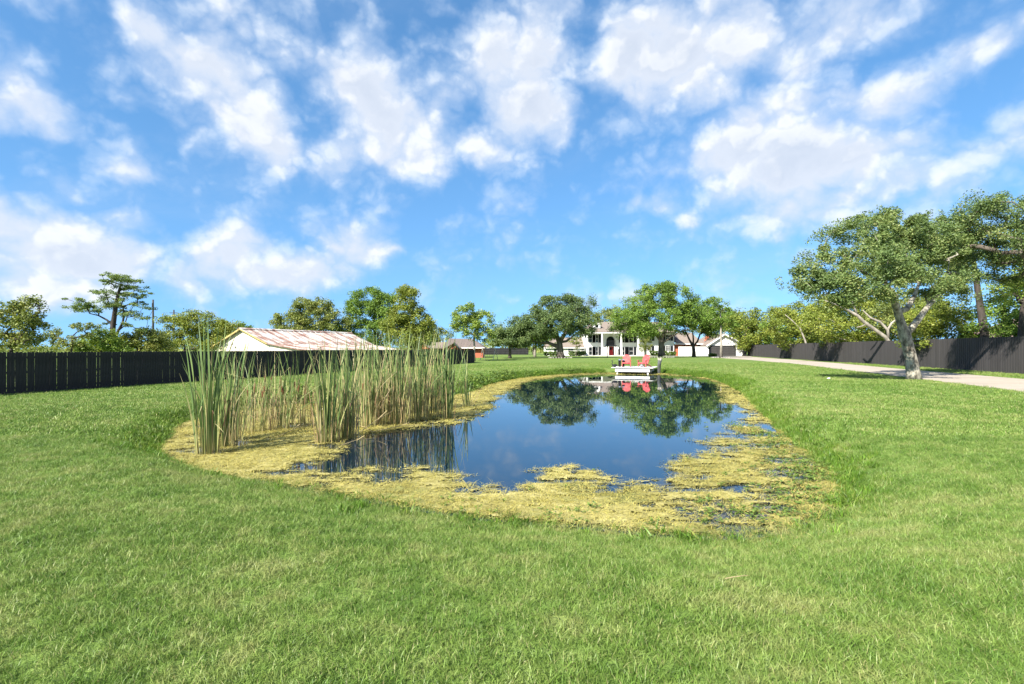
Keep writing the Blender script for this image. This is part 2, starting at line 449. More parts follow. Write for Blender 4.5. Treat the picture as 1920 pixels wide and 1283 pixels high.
# ------------------------------------------------------------------ the ground, the pond
ZW = -0.30
def wpt(px, py, z=ZW):
    dd = (EYE - z) / ((py - HOR) / FPX); return ((px - 960) / FPX * dd, dd)
shore_px = [(300,850),(322,818),(345,795),(450,772),(600,757),(800,747),(880,737),(925,719),(1000,707),(1080,701),(1150,699),(1240,700),
            (1320,708),(1372,725),(1402,750),(1432,780),(1475,820),(1530,868),(1560,912),(1522,955),(1400,994),(1250,993),(1100,979),
            (950,968),(850,955),(700,931),(550,907),(420,888),(345,871)]
open_px = [(640,832),(588,866),(600,880),(665,886),(730,896),(770,884),(872,892),(846,922),(905,920),(962,910),(1050,880),(1160,906),(1245,906),(1292,890),
           (1302,862),(1362,846),(1318,826),(1366,797),(1384,770),(1345,748),(1332,716),(1240,704),(1100,705),(1000,712),(945,738),(925,752),(868,790),(800,801),(700,814)]
def smooth_loop(pts, k=5):
    P = np.array(pts, float); n = len(P); out = []
    for i in range(n):
        a, b, c, e = P[i - 1], P[i], P[(i + 1) % n], P[(i + 2) % n]
        for t in np.arange(k) / k:
            out.append(.5 * ((2 * b) + (-a + c) * t + (2 * a - 5 * b + 4 * c - e) * t ** 2 + (-a + 3 * b - 3 * c + e) * t ** 3))
    return np.array(out)
SHORE = smooth_loop([wpt(*p) for p in shore_px])
OPEN = smooth_loop([wpt(*p) for p in open_px], 3)
def sdist(poly, x, y):
    """signed distance to a loop, positive outside"""
    x = np.asarray(x, float).ravel(); y = np.asarray(y, float).ravel()
    best = np.full(x.shape, 1e9); ins = np.zeros(x.shape, bool)
    A = poly; B = np.roll(poly, -1, 0)
    for (ax, ay), (bx, by) in zip(A, B):
        ex, ey = bx - ax, by - ay; L = ex * ex + ey * ey + 1e-12
        t = np.clip(((x - ax) * ex + (y - ay) * ey) / L, 0, 1)
        best = np.minimum(best, (x - ax - t * ex) ** 2 + (y - ay - t * ey) ** 2)
        c = ((ay > y) != (by > y)) & (x < (bx - ax) * (y - ay) / (by - ay + 1e-12) + ax)
        ins ^= c
    r = np.sqrt(best); r[ins] *= -1
    return r
FA, FB = Vector((-22.0, 22.3, 0)), Vector((-5.3, 75.5, 0))         # left fence ends
fd = (FB - FA).normalized()
def ground_z(x, y, sd=None):
    x = np.asarray(x, float); y = np.asarray(y, float); shp = x.shape
    x = x.ravel(); y = y.ravel()
    dist = (x - FA.x) * fd.y - (y - FA.y) * fd.x
    base = -0.33 * (1 - sstep(0, 13, dist)) * (1 - sstep(75, 105, y))
    base = base + 0.02 * (fbm(x * .35 + 50, y * .35 + 50, 3) - .5)
    if sd is None:
        sd = np.full(x.shape, 50.0)
        near = (x > -16) & (x < 20) & (y > 1) & (y < 52)
        if near.any(): sd[near] = sdist(SHORE, x[near], y[near])
    bw = 0.8 + 1.7 * (1 - sstep(7.0, 10.5, y + .5 * np.abs(np.minimum(x + 1, 0))))
    t = sstep(-0.05, 1.0, sd / bw)
    z = (ZW - 0.03) * (1 - t) + base * t
    z = np.where(sd < 0, ZW - 0.03 - np.minimum(0.7, -sd * 0.4), z)
    return z.reshape(shp)
def gz(x, y): return float(ground_z(np.array([x]), np.array([y]))[0])

def axis(lo, hi, step, outer_lo, outer_hi):
    a = list(np.arange(lo, hi + 1e-6, step)); s = step; p = lo; left = []
    while p > outer_lo: s *= 1.22; p -= s; left.append(p)
    s = step; p = hi; right = []
    while p < outer_hi: s *= 1.22; p += s; right.append(p)
    return np.array(left[::-1] + a + right)
xs = axis(-15, 19, .25, -1500, 1500); ys = axis(1.5, 49, .25, -300, 3000)
GX, GY = np.meshgrid(xs, ys)
gsd = np.full(GX.size, 50.0); nr = ((GX > -16) & (GX < 20) & (GY > 1) & (GY < 52)).ravel()
gsd[nr] = sdist(SHORE, GX.ravel()[nr], GY.ravel()[nr])
GZ = ground_z(GX.ravel(), GY.ravel(), gsd)
nx, ny = len(xs), len(ys)
idx = np.arange(nx * ny).reshape(ny, nx)
fc = np.stack([idx[:-1, :-1], idx[:-1, 1:], idx[1:, 1:], idx[1:, :-1]], -1).reshape(-1, 4)
me = bpy.data.meshes.new('ground')
me.from_pydata(np.stack([GX.ravel(), GY.ravel(), GZ], -1).tolist(), [], fc.tolist())
aw = me.attributes.new('wet', 'FLOAT', 'POINT'); aw.data.foreach_set('value', sstep(.22, -.05, gsd).astype(np.float32) if False else (1 - sstep(-.05, .25, gsd)).astype(np.float32))
me.materials.append(M['ground']); me.shade_smooth()
tag(link('ground', me), kind='structure', label='mown green lawn sloping gently down to the pond')

wp_ = SHORE.copy(); cen = wp_.mean(0)
off = []
for i in range(len(wp_)):
    t = wp_[(i + 1) % len(wp_)] - wp_[i - 1]; t /= np.linalg.norm(t) + 1e-9
    off.append(wp_[i] + np.array([-t[1], t[0]]) * 0.25)
if abs(sdist(SHORE, [off[0][0]], [off[0][1]])[0]) and sdist(SHORE, [off[0][0]], [off[0][1]])[0] < 0:
    off = [2 * a - b for a, b in zip(wp_, off)]
me = bpy.data.meshes.new('pond_water')
me.from_pydata([(a, b, ZW) for a, b in off], [], [tuple(range(len(off)))]); me.materials.append(M['water'])
tag(link('pond_water', me), kind='structure', label='still dark pond water reflecting the trees and blue sky')

# driveway: a concrete sheet along the right fence to the garage
def strip(name, near, far, mat, thick, label=None):
    m = MB(); n = len(near)
    top = [(x, y, thick) for x, y in near] + [(x, y, thick) for x, y in far]
    bot = [(x, y, -0.08) for x, y in near] + [(x, y, -0.08) for x, y in far]
    vs = top + bot; fs = []
    for i in range(n - 1):
        fs += [(i, n + i, n + i + 1, i + 1), (2 * n + i, i, i + 1, 2 * n + i + 1), (n + i, 3 * n + i, 3 * n + i + 1, n + i + 1)]
    m.add(vs, [f[::-1] for f in fs])
    return tag(m.build(name, mat), kind='structure', label=label)
strip('driveway', [(15.0, 4), (19.4, 20.4), (22.0, 28.9), (26.2, 43), (30.8, 59), (34.5, 77), (36.5, 92), (38.5, 104), (42.5, 111), (43.8, 118.6)],
      [(20.5, 4), (25.2, 20.4), (27.4, 28.9), (31.2, 43), (36.2, 59), (41.0, 77), (44.6, 95), (47.5, 106), (50.0, 111), (51.2, 118.6)], M['concrete'], .035,
      'pale concrete driveway running along the right fence to the garage')
strip('path', [(15.0, 116.6), (30, 116.4), (38.4, 116.0)], [(15.0, 117.6), (30, 117.5), (38.8, 117.2)], M['pave'], .04, 'pale paved walk in front of the white house')

# ------------------------------------------------------------------ scatter (grass, algae, weeds): uncountable stuff
def scatter(name, pts, rot, scl, idx, sources, label, kind='stuff', parent=None):
    coll = bpy.data.collections.new(name + '_sources')
    for i, (meS) in enumerate(sources):
        coll.objects.link(bpy.data.objects.new(f'{name}_source_{i:02d}', meS))
    me = bpy.data.meshes.new(name); n = len(pts)
    me.vertices.add(n); me.vertices.foreach_set('co', np.asarray(pts, np.float32).ravel())
    a = me.attributes.new('rot', 'FLOAT_VECTOR', 'POINT'); a.data.foreach_set('vector', np.asarray(rot, np.float32).ravel())
    a = me.attributes.new('scl', 'FLOAT_VECTOR', 'POINT'); a.data.foreach_set('vector', np.asarray(scl, np.float32).ravel())
    a = me.attributes.new('pick', 'INT', 'POINT'); a.data.foreach_set('value', np.asarray(idx, np.int32))
    ob = link(name, me, parent)
    ng = bpy.data.node_groups.new(name, 'GeometryNodeTree')
    ng.interface.new_socket('Geometry', in_out='INPUT', socket_type='NodeSocketGeometry')
    ng.interface.new_socket('Geometry', in_out='OUTPUT', socket_type='NodeSocketGeometry')
    k = NT(ng)
    gi = k.n('NodeGroupInput'); go = k.n('NodeGroupOutput')
    ci = k.n('GeometryNodeCollectionInfo'); ci.inputs['Collection'].default_value = coll
    ci.inputs['Separate Children'].default_value = True; ci.inputs['Reset Children'].default_value = True
    def na(nm, ty):
        x = k.n('GeometryNodeInputNamedAttribute', data_type=ty); x.inputs[0].default_value = nm; return x.outputs[0]
    ip = k.n('GeometryNodeInstanceOnPoints')
    k.l(gi.outputs[0], ip.inputs['Points']); k.l(ci.outputs[0], ip.inputs['Instance'])
    ip.inputs['Pick Instance'].default_value = True
    k.l(na('pick', 'INT'), ip.inputs['Instance Index'])
    e2r = k.n('FunctionNodeEulerToRotation'); k.l(na('rot', 'FLOAT_VECTOR'), e2r.inputs[0]); k.l(e2r.outputs[0], ip.inputs['Rotation'])
    k.l(na('scl', 'FLOAT_VECTOR'), ip.inputs['Scale'])
    k.l(ip.outputs[0], go.inputs[0])
    mod = ob.modifiers.new('scatter', 'NODES'); mod.node_group = ng
    return tag(ob, label, kind=kind)

def tuft(seed, n, h, w, rad, mat, lean=.55, flat=0.0):
    r = np.random.default_rng(seed)
    a = r.uniform(0, 2 * np.pi, n); rr = rad * np.sqrt(r.random(n))
    px, py = np.cos(a) * rr, np.sin(a) * rr
    hh = h * r.uniform(.45, 1.15, n); la = r.uniform(0, 2 * np.pi, n); ll = hh * lean * r.uniform(.2, 1.5, n)
    hz = hh * (1 - flat * r.random(n))
    ww = w * r.uniform(.6, 1.3, n); fa = r.uniform(0, 2 * np.pi, n)
    wx, wy = np.cos(fa) * ww / 2, np.sin(fa) * ww / 2
    V = np.zeros((n, 5, 3))
    b = np.stack([px, py, np.full(n, -.008)], -1)
    side = np.stack([wx, wy, np.zeros(n)], -1)
    mid = b + np.stack([np.cos(la) * ll * .3, np.sin(la) * ll * .3, hz * .6], -1)
    tip = b + np.stack([np.cos(la) * ll, np.sin(la) * ll, hz], -1)
    V[:, 0], V[:, 1], V[:, 2], V[:, 3], V[:, 4] = b - side, b + side, mid + side * .8, mid - side * .8, tip
    return quads_mesh('tuft', V, 5, mat, [(0, 1, 2, 3), (3, 2, 4)], {'tint': r.random(n)})

def sample_lawn(d0, d1, per_m2, ulim=1.12):
    """random ground points in a fan from the viewing side"""
    area = (d1 ** 2 - d0 ** 2) * ulim; n = int(area * per_m2)
    dd = np.sqrt(rng.uniform(d0 ** 2, d1 ** 2, n)); u = rng.uniform(-ulim, ulim, n)
    return u * dd, dd
def left_of_drive(x, y):
    edge = np.interp(y, [4, 20.4, 28.9, 43, 59, 77, 92, 104, 111, 118.6], [15.0, 19.4, 22.0, 26.2, 30.8, 34.5, 36.5, 38.5, 42.5, 43.8])
    edge2 = np.interp(y, [4, 20.4, 28.9, 43, 59, 77, 95, 106, 111, 118.6], [20.5, 25.2, 27.4, 31.2, 36.2, 41.0, 44.6, 47.5, 50.0, 51.2])
    return (x < edge + .05) | (x > edge2 - .05)
P, Rt, Sc, Ix = [], [], [], []
for d0, d1, den, sc, lo in ((1.3, 5.5, 640, .95, 0), (5.5, 10, 340, 1.1, 0), (10, 18, 110, 1.3, 4), (18, 34, 34, 1.5, 4), (34, 62, 10, 1.9, 4)):
    x, y = sample_lawn(d0, d1, den)
    near = (x > -16) & (x < 20) & (y < 52)
    sd = np.full(x.shape, 50.); sd[near] = sdist(SHORE, x[near], y[near])
    keep = (sd > .04 + .10 * rng.random(len(x))) & left_of_drive(x, y)
    x, y, sd = x[keep], y[keep], sd[keep]
    n = len(x); z = ground_z(x, y, sd)
    clump = .72 + .55 * fbm(x * 1.1, y * 1.1, 3) + .25 * rng.random(n)
    bank = 1 + .5 * np.exp(-sd / .5)
    s = sc * clump
    P.append(np.stack([x, y, z], -1)); Rt.append(np.stack([rng.normal(0, .16, n), rng.normal(0, .16, n), rng.uniform(0, 6.28, n)], -1))
    Sc.append(np.stack([s, s, s * bank], -1)); Ix.append(rng.integers(lo, lo + 4, n))
src = [tuft(100 + i, 22, .050, .0042, .060, M['grass'], .9, .4) for i in range(4)] + [tuft(200 + i, 22, .050, .0085, .10, M['grass'], .8, .35) for i in range(4)]
scatter('lawn_grass', np.concatenate(P), np.concatenate(Rt), np.concatenate(Sc), np.concatenate(Ix), src, 'short mown green grass blades covering the lawn')

# lush taller grass on the pond bank
seg = SHORE; nxt = np.roll(SHORE, -1, 0)
n = 9000
k_ = rng.integers(0, len(seg), n * 3); L = np.linalg.norm(nxt - seg, axis=1); k_ = rng.choice(len(seg), n, p=L / L.sum())
base = seg[k_] + (nxt[k_] - seg[k_]) * rng.random(n)[:, None]
tn = (nxt[k_] - seg[k_]); tn /= np.linalg.norm(tn, axis=1)[:, None]
nrm = np.stack([tn[:, 1], -tn[:, 0]], -1)
if sdist(SHORE, [base[0, 0] + nrm[0, 0] * .3], [base[0, 1] + nrm[0, 1] * .3])[0] < 0: nrm = -nrm
o_ = np.abs(rng.normal(0, .30, n)) + .03
bp = base + nrm * o_[:, None]
right = (bp[:, 0] > 3.6) & (bp[:, 1] > 6.6) & (bp[:, 1] < 33); farb = bp[:, 1] > 22; leftb = (bp[:, 0] < -5.5)
keep = (right & (rng.random(n) < .9)) | (farb & (rng.random(n) < .95)) | (leftb & (rng.random(n) < .95)) | (rng.random(n) < .10)
deck_zone = (bp[:, 0] > 7.6) & (bp[:, 0] < 11.6) & (bp[:, 1] > 39.5)
keep &= ~deck_zone
bp = bp[keep]; n = len(bp)
s = rng.uniform(.6, 1.45, n) * (.7 + .6 * fbm(bp[:, 0] * .8, bp[:, 1] * .8)) * np.where(bp[:, 1] > 25, 1.7, 1.0)
scatter('bank_grass', np.stack([bp[:, 0], bp[:, 1], ground_z(bp[:, 0], bp[:, 1])], -1),
        np.stack([rng.normal(0, .2, n), rng.normal(0, .2, n), rng.uniform(0, 6.28, n)], -1), np.stack([s, s, s], -1), rng.integers(0, 4, n),
        [tuft(300 + i, 22, .115, .010, .075, M['bank_grass'], .7, .2) for i in range(4)], 'longer lush green grass fringing the pond bank')

fr = rng.choice(len(seg), 15000, p=L / L.sum()); fb_ = seg[fr] + (nxt[fr] - seg[fr]) * rng.random(len(fr))[:, None]
tn = (nxt[fr] - seg[fr]); tn /= np.linalg.norm(tn, axis=1)[:, None]; nr2 = np.stack([tn[:, 1], -tn[:, 0]], -1)
if sdist(SHORE, [fb_[0, 0] + nr2[0, 0] * .3], [fb_[0, 1] + nr2[0, 1] * .3])[0] < 0: nr2 = -nr2
fp = fb_ + nr2 * (-.10 + np.abs(rng.normal(0, .33, len(fr))))[:, None]
fp = fp[(fp[:, 1] < 10.5)]; n = len(fp); s = rng.uniform(.6, 1.3, n)
scatter('shore_grass', np.stack([fp[:, 0], fp[:, 1], np.maximum(ground_z(fp[:, 0], fp[:, 1]), ZW)], -1), np.stack([rng.normal(0, .2, n), rng.normal(0, .2, n), rng.uniform(0, 6.28, n)], -1), np.stack([s, s, s], -1), rng.integers(0, 3, n),
        [tuft(350 + i, 14, .055, .005, .07, M['straw_grass'], 1.4, .5) for i in range(3)], 'yellowed grass fringe along the front edge of the pond')

# algae: a lumpy torn mat plus loose strands
def algae_density(x, y):
    sdS = sdist(SHORE, x, y); sdO = sdist(OPEN, x, y)
    d_ = np.clip(sdO / .55, -1, .95)
    d_ = np.where(sdS > .12, -1, d_)
    # thinner in the right and front-right shallows and the left corner
    thin = sstep(3.0, 5.5, x) * sstep(5, 7, y) * .75 + (1 - sstep(-6.6, -5.3, x)) * .55 * (y < 12) + sstep(1.0, 3.0, x) * (1 - sstep(6.2, 7.2, y)) * .6
    thin = thin + .5 * (y > 36)
    return d_ - thin
step = .034
ax = np.arange(-8.8, 13.2, step); ay = np.concatenate([np.arange(5.4, 13, step), np.arange(13, 45, step * 3)])
AX, AY = np.meshgrid(ax, ay)
xr = AX.ravel(); yr = AY.ravel()
dn = algae_density(xr, yr)
nz = fbm(xr * .9 + 9, yr * 1.5 + 4, 5); nz2 = fbm(xr * 4.2 + 70, yr * 11.0 + 13, 5)
val = (dn + (nz - .5) * 3.0 + (nz2 - .5) * 4.0).reshape(AX.shape)
keepc = (val[:-1, :-1] > .46) & (dn.reshape(AX.shape)[:-1, :-1] > -.6)
hz = ZW + .006 + .016 * np.clip(val, 0, 1.5) * vnoise(AX * 9, AY * 9) + .010 * rng.random(AX.shape)
jx = rng.uniform(-.4, .4, AX.shape) * step; jy = rng.uniform(-.4, .4, AX.shape) * step
ii = np.arange(AX.size).reshape(AX.shape)
q = np.stack([ii[:-1, :-1], ii[:-1, 1:], ii[1:, 1:], ii[1:, :-1]], -1)[keepc]
used = np.unique(q); remap = np.zeros(AX.size, int); remap[used] = np.arange(len(used))
VV = np.stack([(AX + jx).ravel(), (AY + jy).ravel(), hz.ravel()], -1)[used]
me = bpy.data.meshes.new('algae_mat'); me.from_pydata(VV.tolist(), [], remap[q].tolist()); me.materials.append(M['algae'])
tag(link('algae_mat', me), 'torn yellow algae mat floating along the pond edge', kind='stuff')
cand = rng.choice(len(VV), 22000); ap = VV[cand] + rng.normal(0, .05, (len(cand), 3)) * (1, 1, 0)
n = len(ap); s = rng.uniform(.6, 1.5, n) * np.where(ap[:, 1] > 12, 1.5, 1.0)
scatter('algae_strands', ap, np.stack([rng.normal(0, .15, n), rng.normal(0, .15, n), rng.uniform(0, 6.28, n)], -1), np.stack([s * 1.4, s, s * .8], -1), rng.integers(0, 4, n),
        [tuft(400 + i, 16, .030, .0045, .07, M['algae_strand'], 3.0, .6) for i in range(4)], 'loose yellow algae strands on the pond surface')

def leafy(seed, n, mat, size, rad, h):
    r = np.random.default_rng(seed); V = np.zeros((n, 4, 3))
    c = np.stack([r.normal(0, rad * .5, n), r.normal(0, rad * .5, n), r.uniform(.1, 1, n) * h], -1)
    a = r.normal(0, 1, (n, 3)); a[:, 2] *= .5; a /= np.linalg.norm(a, axis=1)[:, None]
    up = np.tile([0, 0, 1.], (n, 1)) + r.normal(0, .5, (n, 3)); b = np.cross(a, up); b /= np.linalg.norm(b, axis=1)[:, None]
    s = size * r.uniform(.6, 1.3, n)[:, None]
    V[:, 0], V[:, 1], V[:, 2], V[:, 3] = c - a * s, c + b * s * .45, c + a * s, c - b * s * .45
    return quads_mesh('leafy', V, 4, mat, None, {'tint': r.random(n)})
# water weed at the right and front shallows
wx = []; 
x = rng.uniform(-2, 6, 26000); y = rng.uniform(5.5, 14, 26000)
sdS = sdist(SHORE, x, y)
pr = np.exp(-np.abs(sdS + .25) / .45) * (x > -1) * (fbm(x * 1.6, y * 1.6, 3) > .47) * np.clip((x - .0) / 3, .12, 1)
kp = (rng.random(len(x)) < pr * .34) & (sdS < .18)
x, y = x[kp], y[kp]; n = len(x); s = rng.uniform(.6, 1.4, n)
zz_ = np.maximum(ground_z(x, y), ZW + .005)
scatter('water_weed', np.stack([x, y, zz_], -1), np.stack([np.zeros(n), np.zeros(n), rng.uniform(0, 6.28, n)], -1), np.stack([s, s, s], -1), rng.integers(0, 3, n),
        [leafy(500 + i, 12, M['hedge'], .020, .06, .06) for i in range(3)], 'small leafy green water weed in the shallows by the front bank')
# broad leaved weeds on the far left bank
x = rng.uniform(-9, 8, 9000); y = rng.uniform(17, 46, 9000); sdS = sdist(SHORE, x, y)
kp = (sdS > 0) & (sdS < .75) & (fbm(x * .5 + 3, y * .5, 3) > .46) & ((x < 6.8))
x, y = x[kp], y[kp]; n = len(x); s = rng.uniform(.7, 1.6, n)
scatter('bank_weed', np.stack([x, y, ground_z(x, y)], -1), np.stack([np.zeros(n), np.zeros(n), rng.uniform(0, 6.28, n)], -1), np.stack([s, s, s], -1), rng.integers(0, 3, n),
        [leafy(520 + i, 34, M['hedge'], .05, .22, .24) for i in range(3)], 'low leafy green weeds along the far left bank of the pond')
# ------------------------------------------------------------------ trees
def ribbonless(mesh): return mesh
class Skel:
    def __init__(s): s.p = []; s.par = []; s.fix = {}
    def add(s, p, par, r=None):
        s.p.append(np.array(p, float)); s.par.append(par)
        if r is not None: s.fix[len(s.p) - 1] = r
        return len(s.p) - 1
    def line(s, pts, par=-1, rad=None):
        ids = []
        for i, p in enumerate(pts):
            par = s.add(p, par, None if rad is None else rad[i]); ids.append(par)
        return ids

def grow(sk, clusters, r, rtip, r0, jag=.12, power=.5, flat=.25):
    """join every foliage cluster to the nearest wood, then size the wood by what it carries"""
    n0 = len(sk.p)
    P0 = np.array(sk.p)
    order = np.argsort([np.min(np.linalg.norm(P0 - c, axis=1)) for c in clusters])
    for ci in order:
        c = clusters[ci]; P = np.array(sk.p)
        dv = c - P; dist = np.linalg.norm(dv, axis=1)
        cost = dist + np.maximum(0, -dv[:, 2] + .15 * dist) * 1.2
        cost[0] += 3.0
        j = int(np.argmin(cost)); a = P[j]; L = dist[j]
        k = 2 if L < 1.2 else 3
        par = j
        for t in np.arange(1, k + 1) / k:
            q = a + (c - a) * t
            q[2] += flat * L * math.sin(math.pi * t) * .35
            if t < 1: q = q + r.normal(0, jag * L / k, 3)
            par = sk.add(q, par)
    n = len(sk.p); cnt = np.zeros(n); has = np.zeros(n, bool)
    for i in range(n - 1, -1, -1):
        if not has[i]: cnt[i] += 1
        if sk.par[i] >= 0: cnt[sk.par[i]] += cnt[i]; has[sk.par[i]] = True
    rad = rtip * cnt ** power
    kk = (r0 / rad[0])
    rad = np.where(cnt > 1, rad * (1 + (kk - 1) * (np.log(cnt) / max(1e-6, math.log(cnt[0])))), rad)
    for i, v in sk.fix.items(): rad[i] = v
    return rad

def wood_mesh(name, sk, rad, mat, kmin=5, kmax=12):
    kids = {}
    for i, p in enumerate(sk.par): kids.setdefault(p, []).append(i)
    m = MB(); todo = [(-1, i) for i in kids.get(-1, [])]
    while todo:
        par, i = todo.pop(); pts = []; rr = []
        if par >= 0: pts.append(sk.p[par]); rr.append(min(rad[par], rad[i] * 1.15))
        while True:
            pts.append(sk.p[i]); rr.append(rad[i])
            ch = sorted(kids.get(i, []), key=lambda q: -rad[q])
            if not ch: break
            for c in ch[1:]: todo.append((i, c))
            i = ch[0]
        if len(pts) < 2: continue
        kx = int(np.clip(5 + rr[0] * 22, kmin, kmax))
        m.tube(pts, rr, kx)
    return m.mesh(name, mat, True)

def leaves(r, clusters, crad, nleaf, size, aspect=.5, flat=.75, up=.5, tint=None, dens=None):
    C = np.repeat(np.arange(len(clusters)), nleaf)
    n = len(C); c = np.array(clusters)[C]; cr = (np.array(crad)[C] if hasattr(crad, '__len__') else np.full(n, crad))
    g = r.normal(0, 1, (n, 3)); g /= np.linalg.norm(g, axis=1)[:, None]
    g *= (r.random(n) ** .55)[:, None] * cr[:, None]; g[:, 2] *= flat
    p = c + g
    a = r.normal(0, 1, (n, 3)); a[:, 2] = a[:, 2] * .6 - .15; a /= np.linalg.norm(a, axis=1)[:, None]
    nn = r.normal(0, .75, (n, 3)) + np.array([0, 0, up]) + g / (cr[:, None] + 1e-6) * .6
    b = np.cross(nn, a); b /= np.linalg.norm(b, axis=1)[:, None] + 1e-9
    s = (size * r.uniform(.6, 1.35, n))[:, None]
    V = np.stack([p - a * s * .5, p + b * s * aspect * .5 - a * s * .05, p + a * s * .5, p - b * s * aspect * .5 - a * s * .05], 1)
    ct = r.random(len(clusters)) if tint is None else tint
    t = np.clip(.42 * ct[C] + .58 * r.random(n), 0, 1)
    return V, t

def in_lobes(r, lobes, n, inner=.30):
    vol = np.array([(l[3] * l[4] * l[5]) ** .72 for l in lobes]); k = r.choice(len(lobes), n, p=vol / vol.sum())
    g = r.normal(0, 1, (n, 3)); g /= np.linalg.norm(g, axis=1)[:, None]
    g *= (r.uniform(inner, 1, n) ** (1 / 2.2))[:, None]
    L = np.array(lobes)[k]
    return L[:, :3] + g * L[:, 3:6]

def tree(name, label, base, trunk, r0, lobes, ncl, crad, nleaf, size, mat, bark, seed, limbs=(), clusters=None, rtip=.018, thin=1.0, inner=.3, tint=None, up=.5, power=.5, cat='tree', jag=.12, flat=.75):
    """base in the world; trunk, limbs and lobes relative to it"""
    r = np.random.default_rng(seed)
    sk = Skel(); ids = sk.line([p[:3] for p in trunk], -1, [p[3] for p in trunk] if len(trunk[0]) > 3 else None)
    for par, pts in limbs:
        sk.line([p[:3] for p in pts], ids[par], [p[3] for p in pts] if len(pts[0]) > 3 else None)
    cl = in_lobes(r, lobes, ncl, inner) if clusters is None else np.array(clusters, float)
    rad = grow(sk, list(cl), r, rtip, r0, jag, power)
    root = empty(name, base, 0, label, cat)
    link('trunk', wood_mesh('trunk', sk, rad, M[bark]), root)
    cr = crad * r.uniform(.65, 1.3, len(cl))
    V, t = leaves(r, cl, cr, nleaf, size, flat=flat, up=up, tint=tint)
    link('crown', quads_mesh('crown', V, 4, M[mat], None, {'tint': t}), root)
    return root

def lobes_px(dd, base, L, depth=.9):
    """crown lobes given as picture places at the tree's distance"""
    out = []; sc = dd / FPX
    for px, py, rx, ry, *dy in L:
        dy = dy[0] if dy else 0.0
        p = at(px, py, dd + dy) - Vector(base); sc = (dd + dy) / FPX
        out.append((p.x, dy, p.z, rx * sc, max(rx, ry) * sc * depth, ry * sc))
    return out
def gpt(px, dd): 
    x = (px - 960) / FPX * dd; return (x, dd, gz(x, dd) - .03)
def rel(base, pts, dd):
    return [tuple(at(px, py, dd + (dy[0] if dy else 0)) - Vector(base)) + (rr,) for px, py, rr, *dy in pts]

# the big tree on the right, beside the drive
B = gpt(1712, 28.4); D = 28.4
tr = rel(B, [(1714,716,.40),(1712,700,.33),(1708,672,.28),(1702,648,.275),(1696,628,.29)], D)
L1 = rel(B, [(1690,608,.21),(1683,585,.19),(1676,562,.16,-.3),(1662,545,.13,-.6),(1640,528,.12,-1.0),(1612,505,.08,-1.3),(1585,480,.05,-1.2)], D)
L2 = rel(B, [(1712,612,.18),(1726,594,.155,.3),(1742,572,.125,.8),(1758,556,.10,1.5),(1772,540,.08,2.2),(1776,515,.055,2.8),(1780,490,.03,3.2)], D)
L3 = rel(B, [(1700,580,.14,.3),(1714,556,.11,.6),(1724,530,.085,1.0),(1722,500,.06,1.5),(1712,470,.03,2.0)], D)
L4 = rel(B, [(1680,555,.13,.5),(1662,535,.12,.9),(1650,505,.10,1.2),(1658,470,.07,1.2),(1640,440,.04,1.0)], D)
L5 = rel(B, [(1640,548,.10,-1.1),(1618,540,.08,-1.5),(1590,532,.05,-1.8),(1560,520,.03,-2.0)], D)
L6 = rel(B, [(1690,520,.10,1.4),(1700,480,.07,2.0),(1690,440,.04,2.4)], D)
lob = lobes_px(D, B, [(1545,500,50,40,-.8),(1528,535,38,26,-1.2),(1600,455,70,45,0),(1660,430,65,40,1.5),(1625,505,75,40,-2.4),(1705,465,70,45,3.0),(1745,450,55,42,4.5),(1765,500,55,44,4.0),(1690,520,65,28,-2.2),(1580,545,55,26,-2.4),(1800,530,40,28,3.5),(1715,430,45,25,2.5),(1650,545,60,20,-2.8),(1735,532,60,24,1.0),(1600,560,45,15,-2.4),(1775,548,36,18,2.0),(1680,500,60,30,-.5)])
sk_l = [(4, L1), (4, L2)]
r_ = np.random.default_rng(5)
sk = Skel(); ids = sk.line([p[:3] for p in tr], -1, [p[3] for p in tr])
i1 = sk.line([p[:3] for p in L1], ids[-1], [p[3] for p in L1]); i2 = sk.line([p[:3] for p in L2], ids[-1], [p[3] for p in L2])
i3 = sk.line([p[:3] for p in L3], i1[1], [p[3] for p in L3]); i4 = sk.line([p[:3] for p in L4], i1[2], [p[3] for p in L4])
sk.line([p[:3] for p in L5], i1[3], [p[3] for p in L5]); sk.line([p[:3] for p in L6], i3[2], [p[3] for p in L6])
cl = in_lobes(r_, lob, 270, .2)
rad = grow(sk, list(cl), r_, .011, .46, .13, .5)
root = empty('shade_tree', B, 0, 'large spreading tree with pale mottled forked trunk beside the concrete driveway', 'tree')
link('trunk', wood_mesh('trunk', sk, rad, M['bark_lichen'], 5, 18), root)
V, t = leaves(r_, cl, .56 * r_.uniform(.5, 1.25, len(cl)), 390, .12, .5, .75, .4)
sp = cl[r_.choice(len(cl), 150)] + r_.normal(0, .55, (150, 3))
V2, t2 = leaves(r_, sp, .26, 42, .11, .5, 1.0, .4); V = np.concatenate([V, V2]); t = np.concatenate([t, t2])
link('crown', quads_mesh('crown', V, 4, M['elm_near'], None, {'tint': t}), root)

# trees behind the right fence
def simple_trunk(h, r0, lean=(0, 0), wob=.15, seed=0, n=5):
    r = random.Random(seed)
    return [(lean[0] * t * h + r.uniform(-wob, wob) * t, lean[1] * t * h + r.uniform(-wob, wob) * t, h * t, r0 * (1 - .5 * t) * (1.3 if t == 0 else 1)) for t in [i / (n - 1) for i in range(n)]]

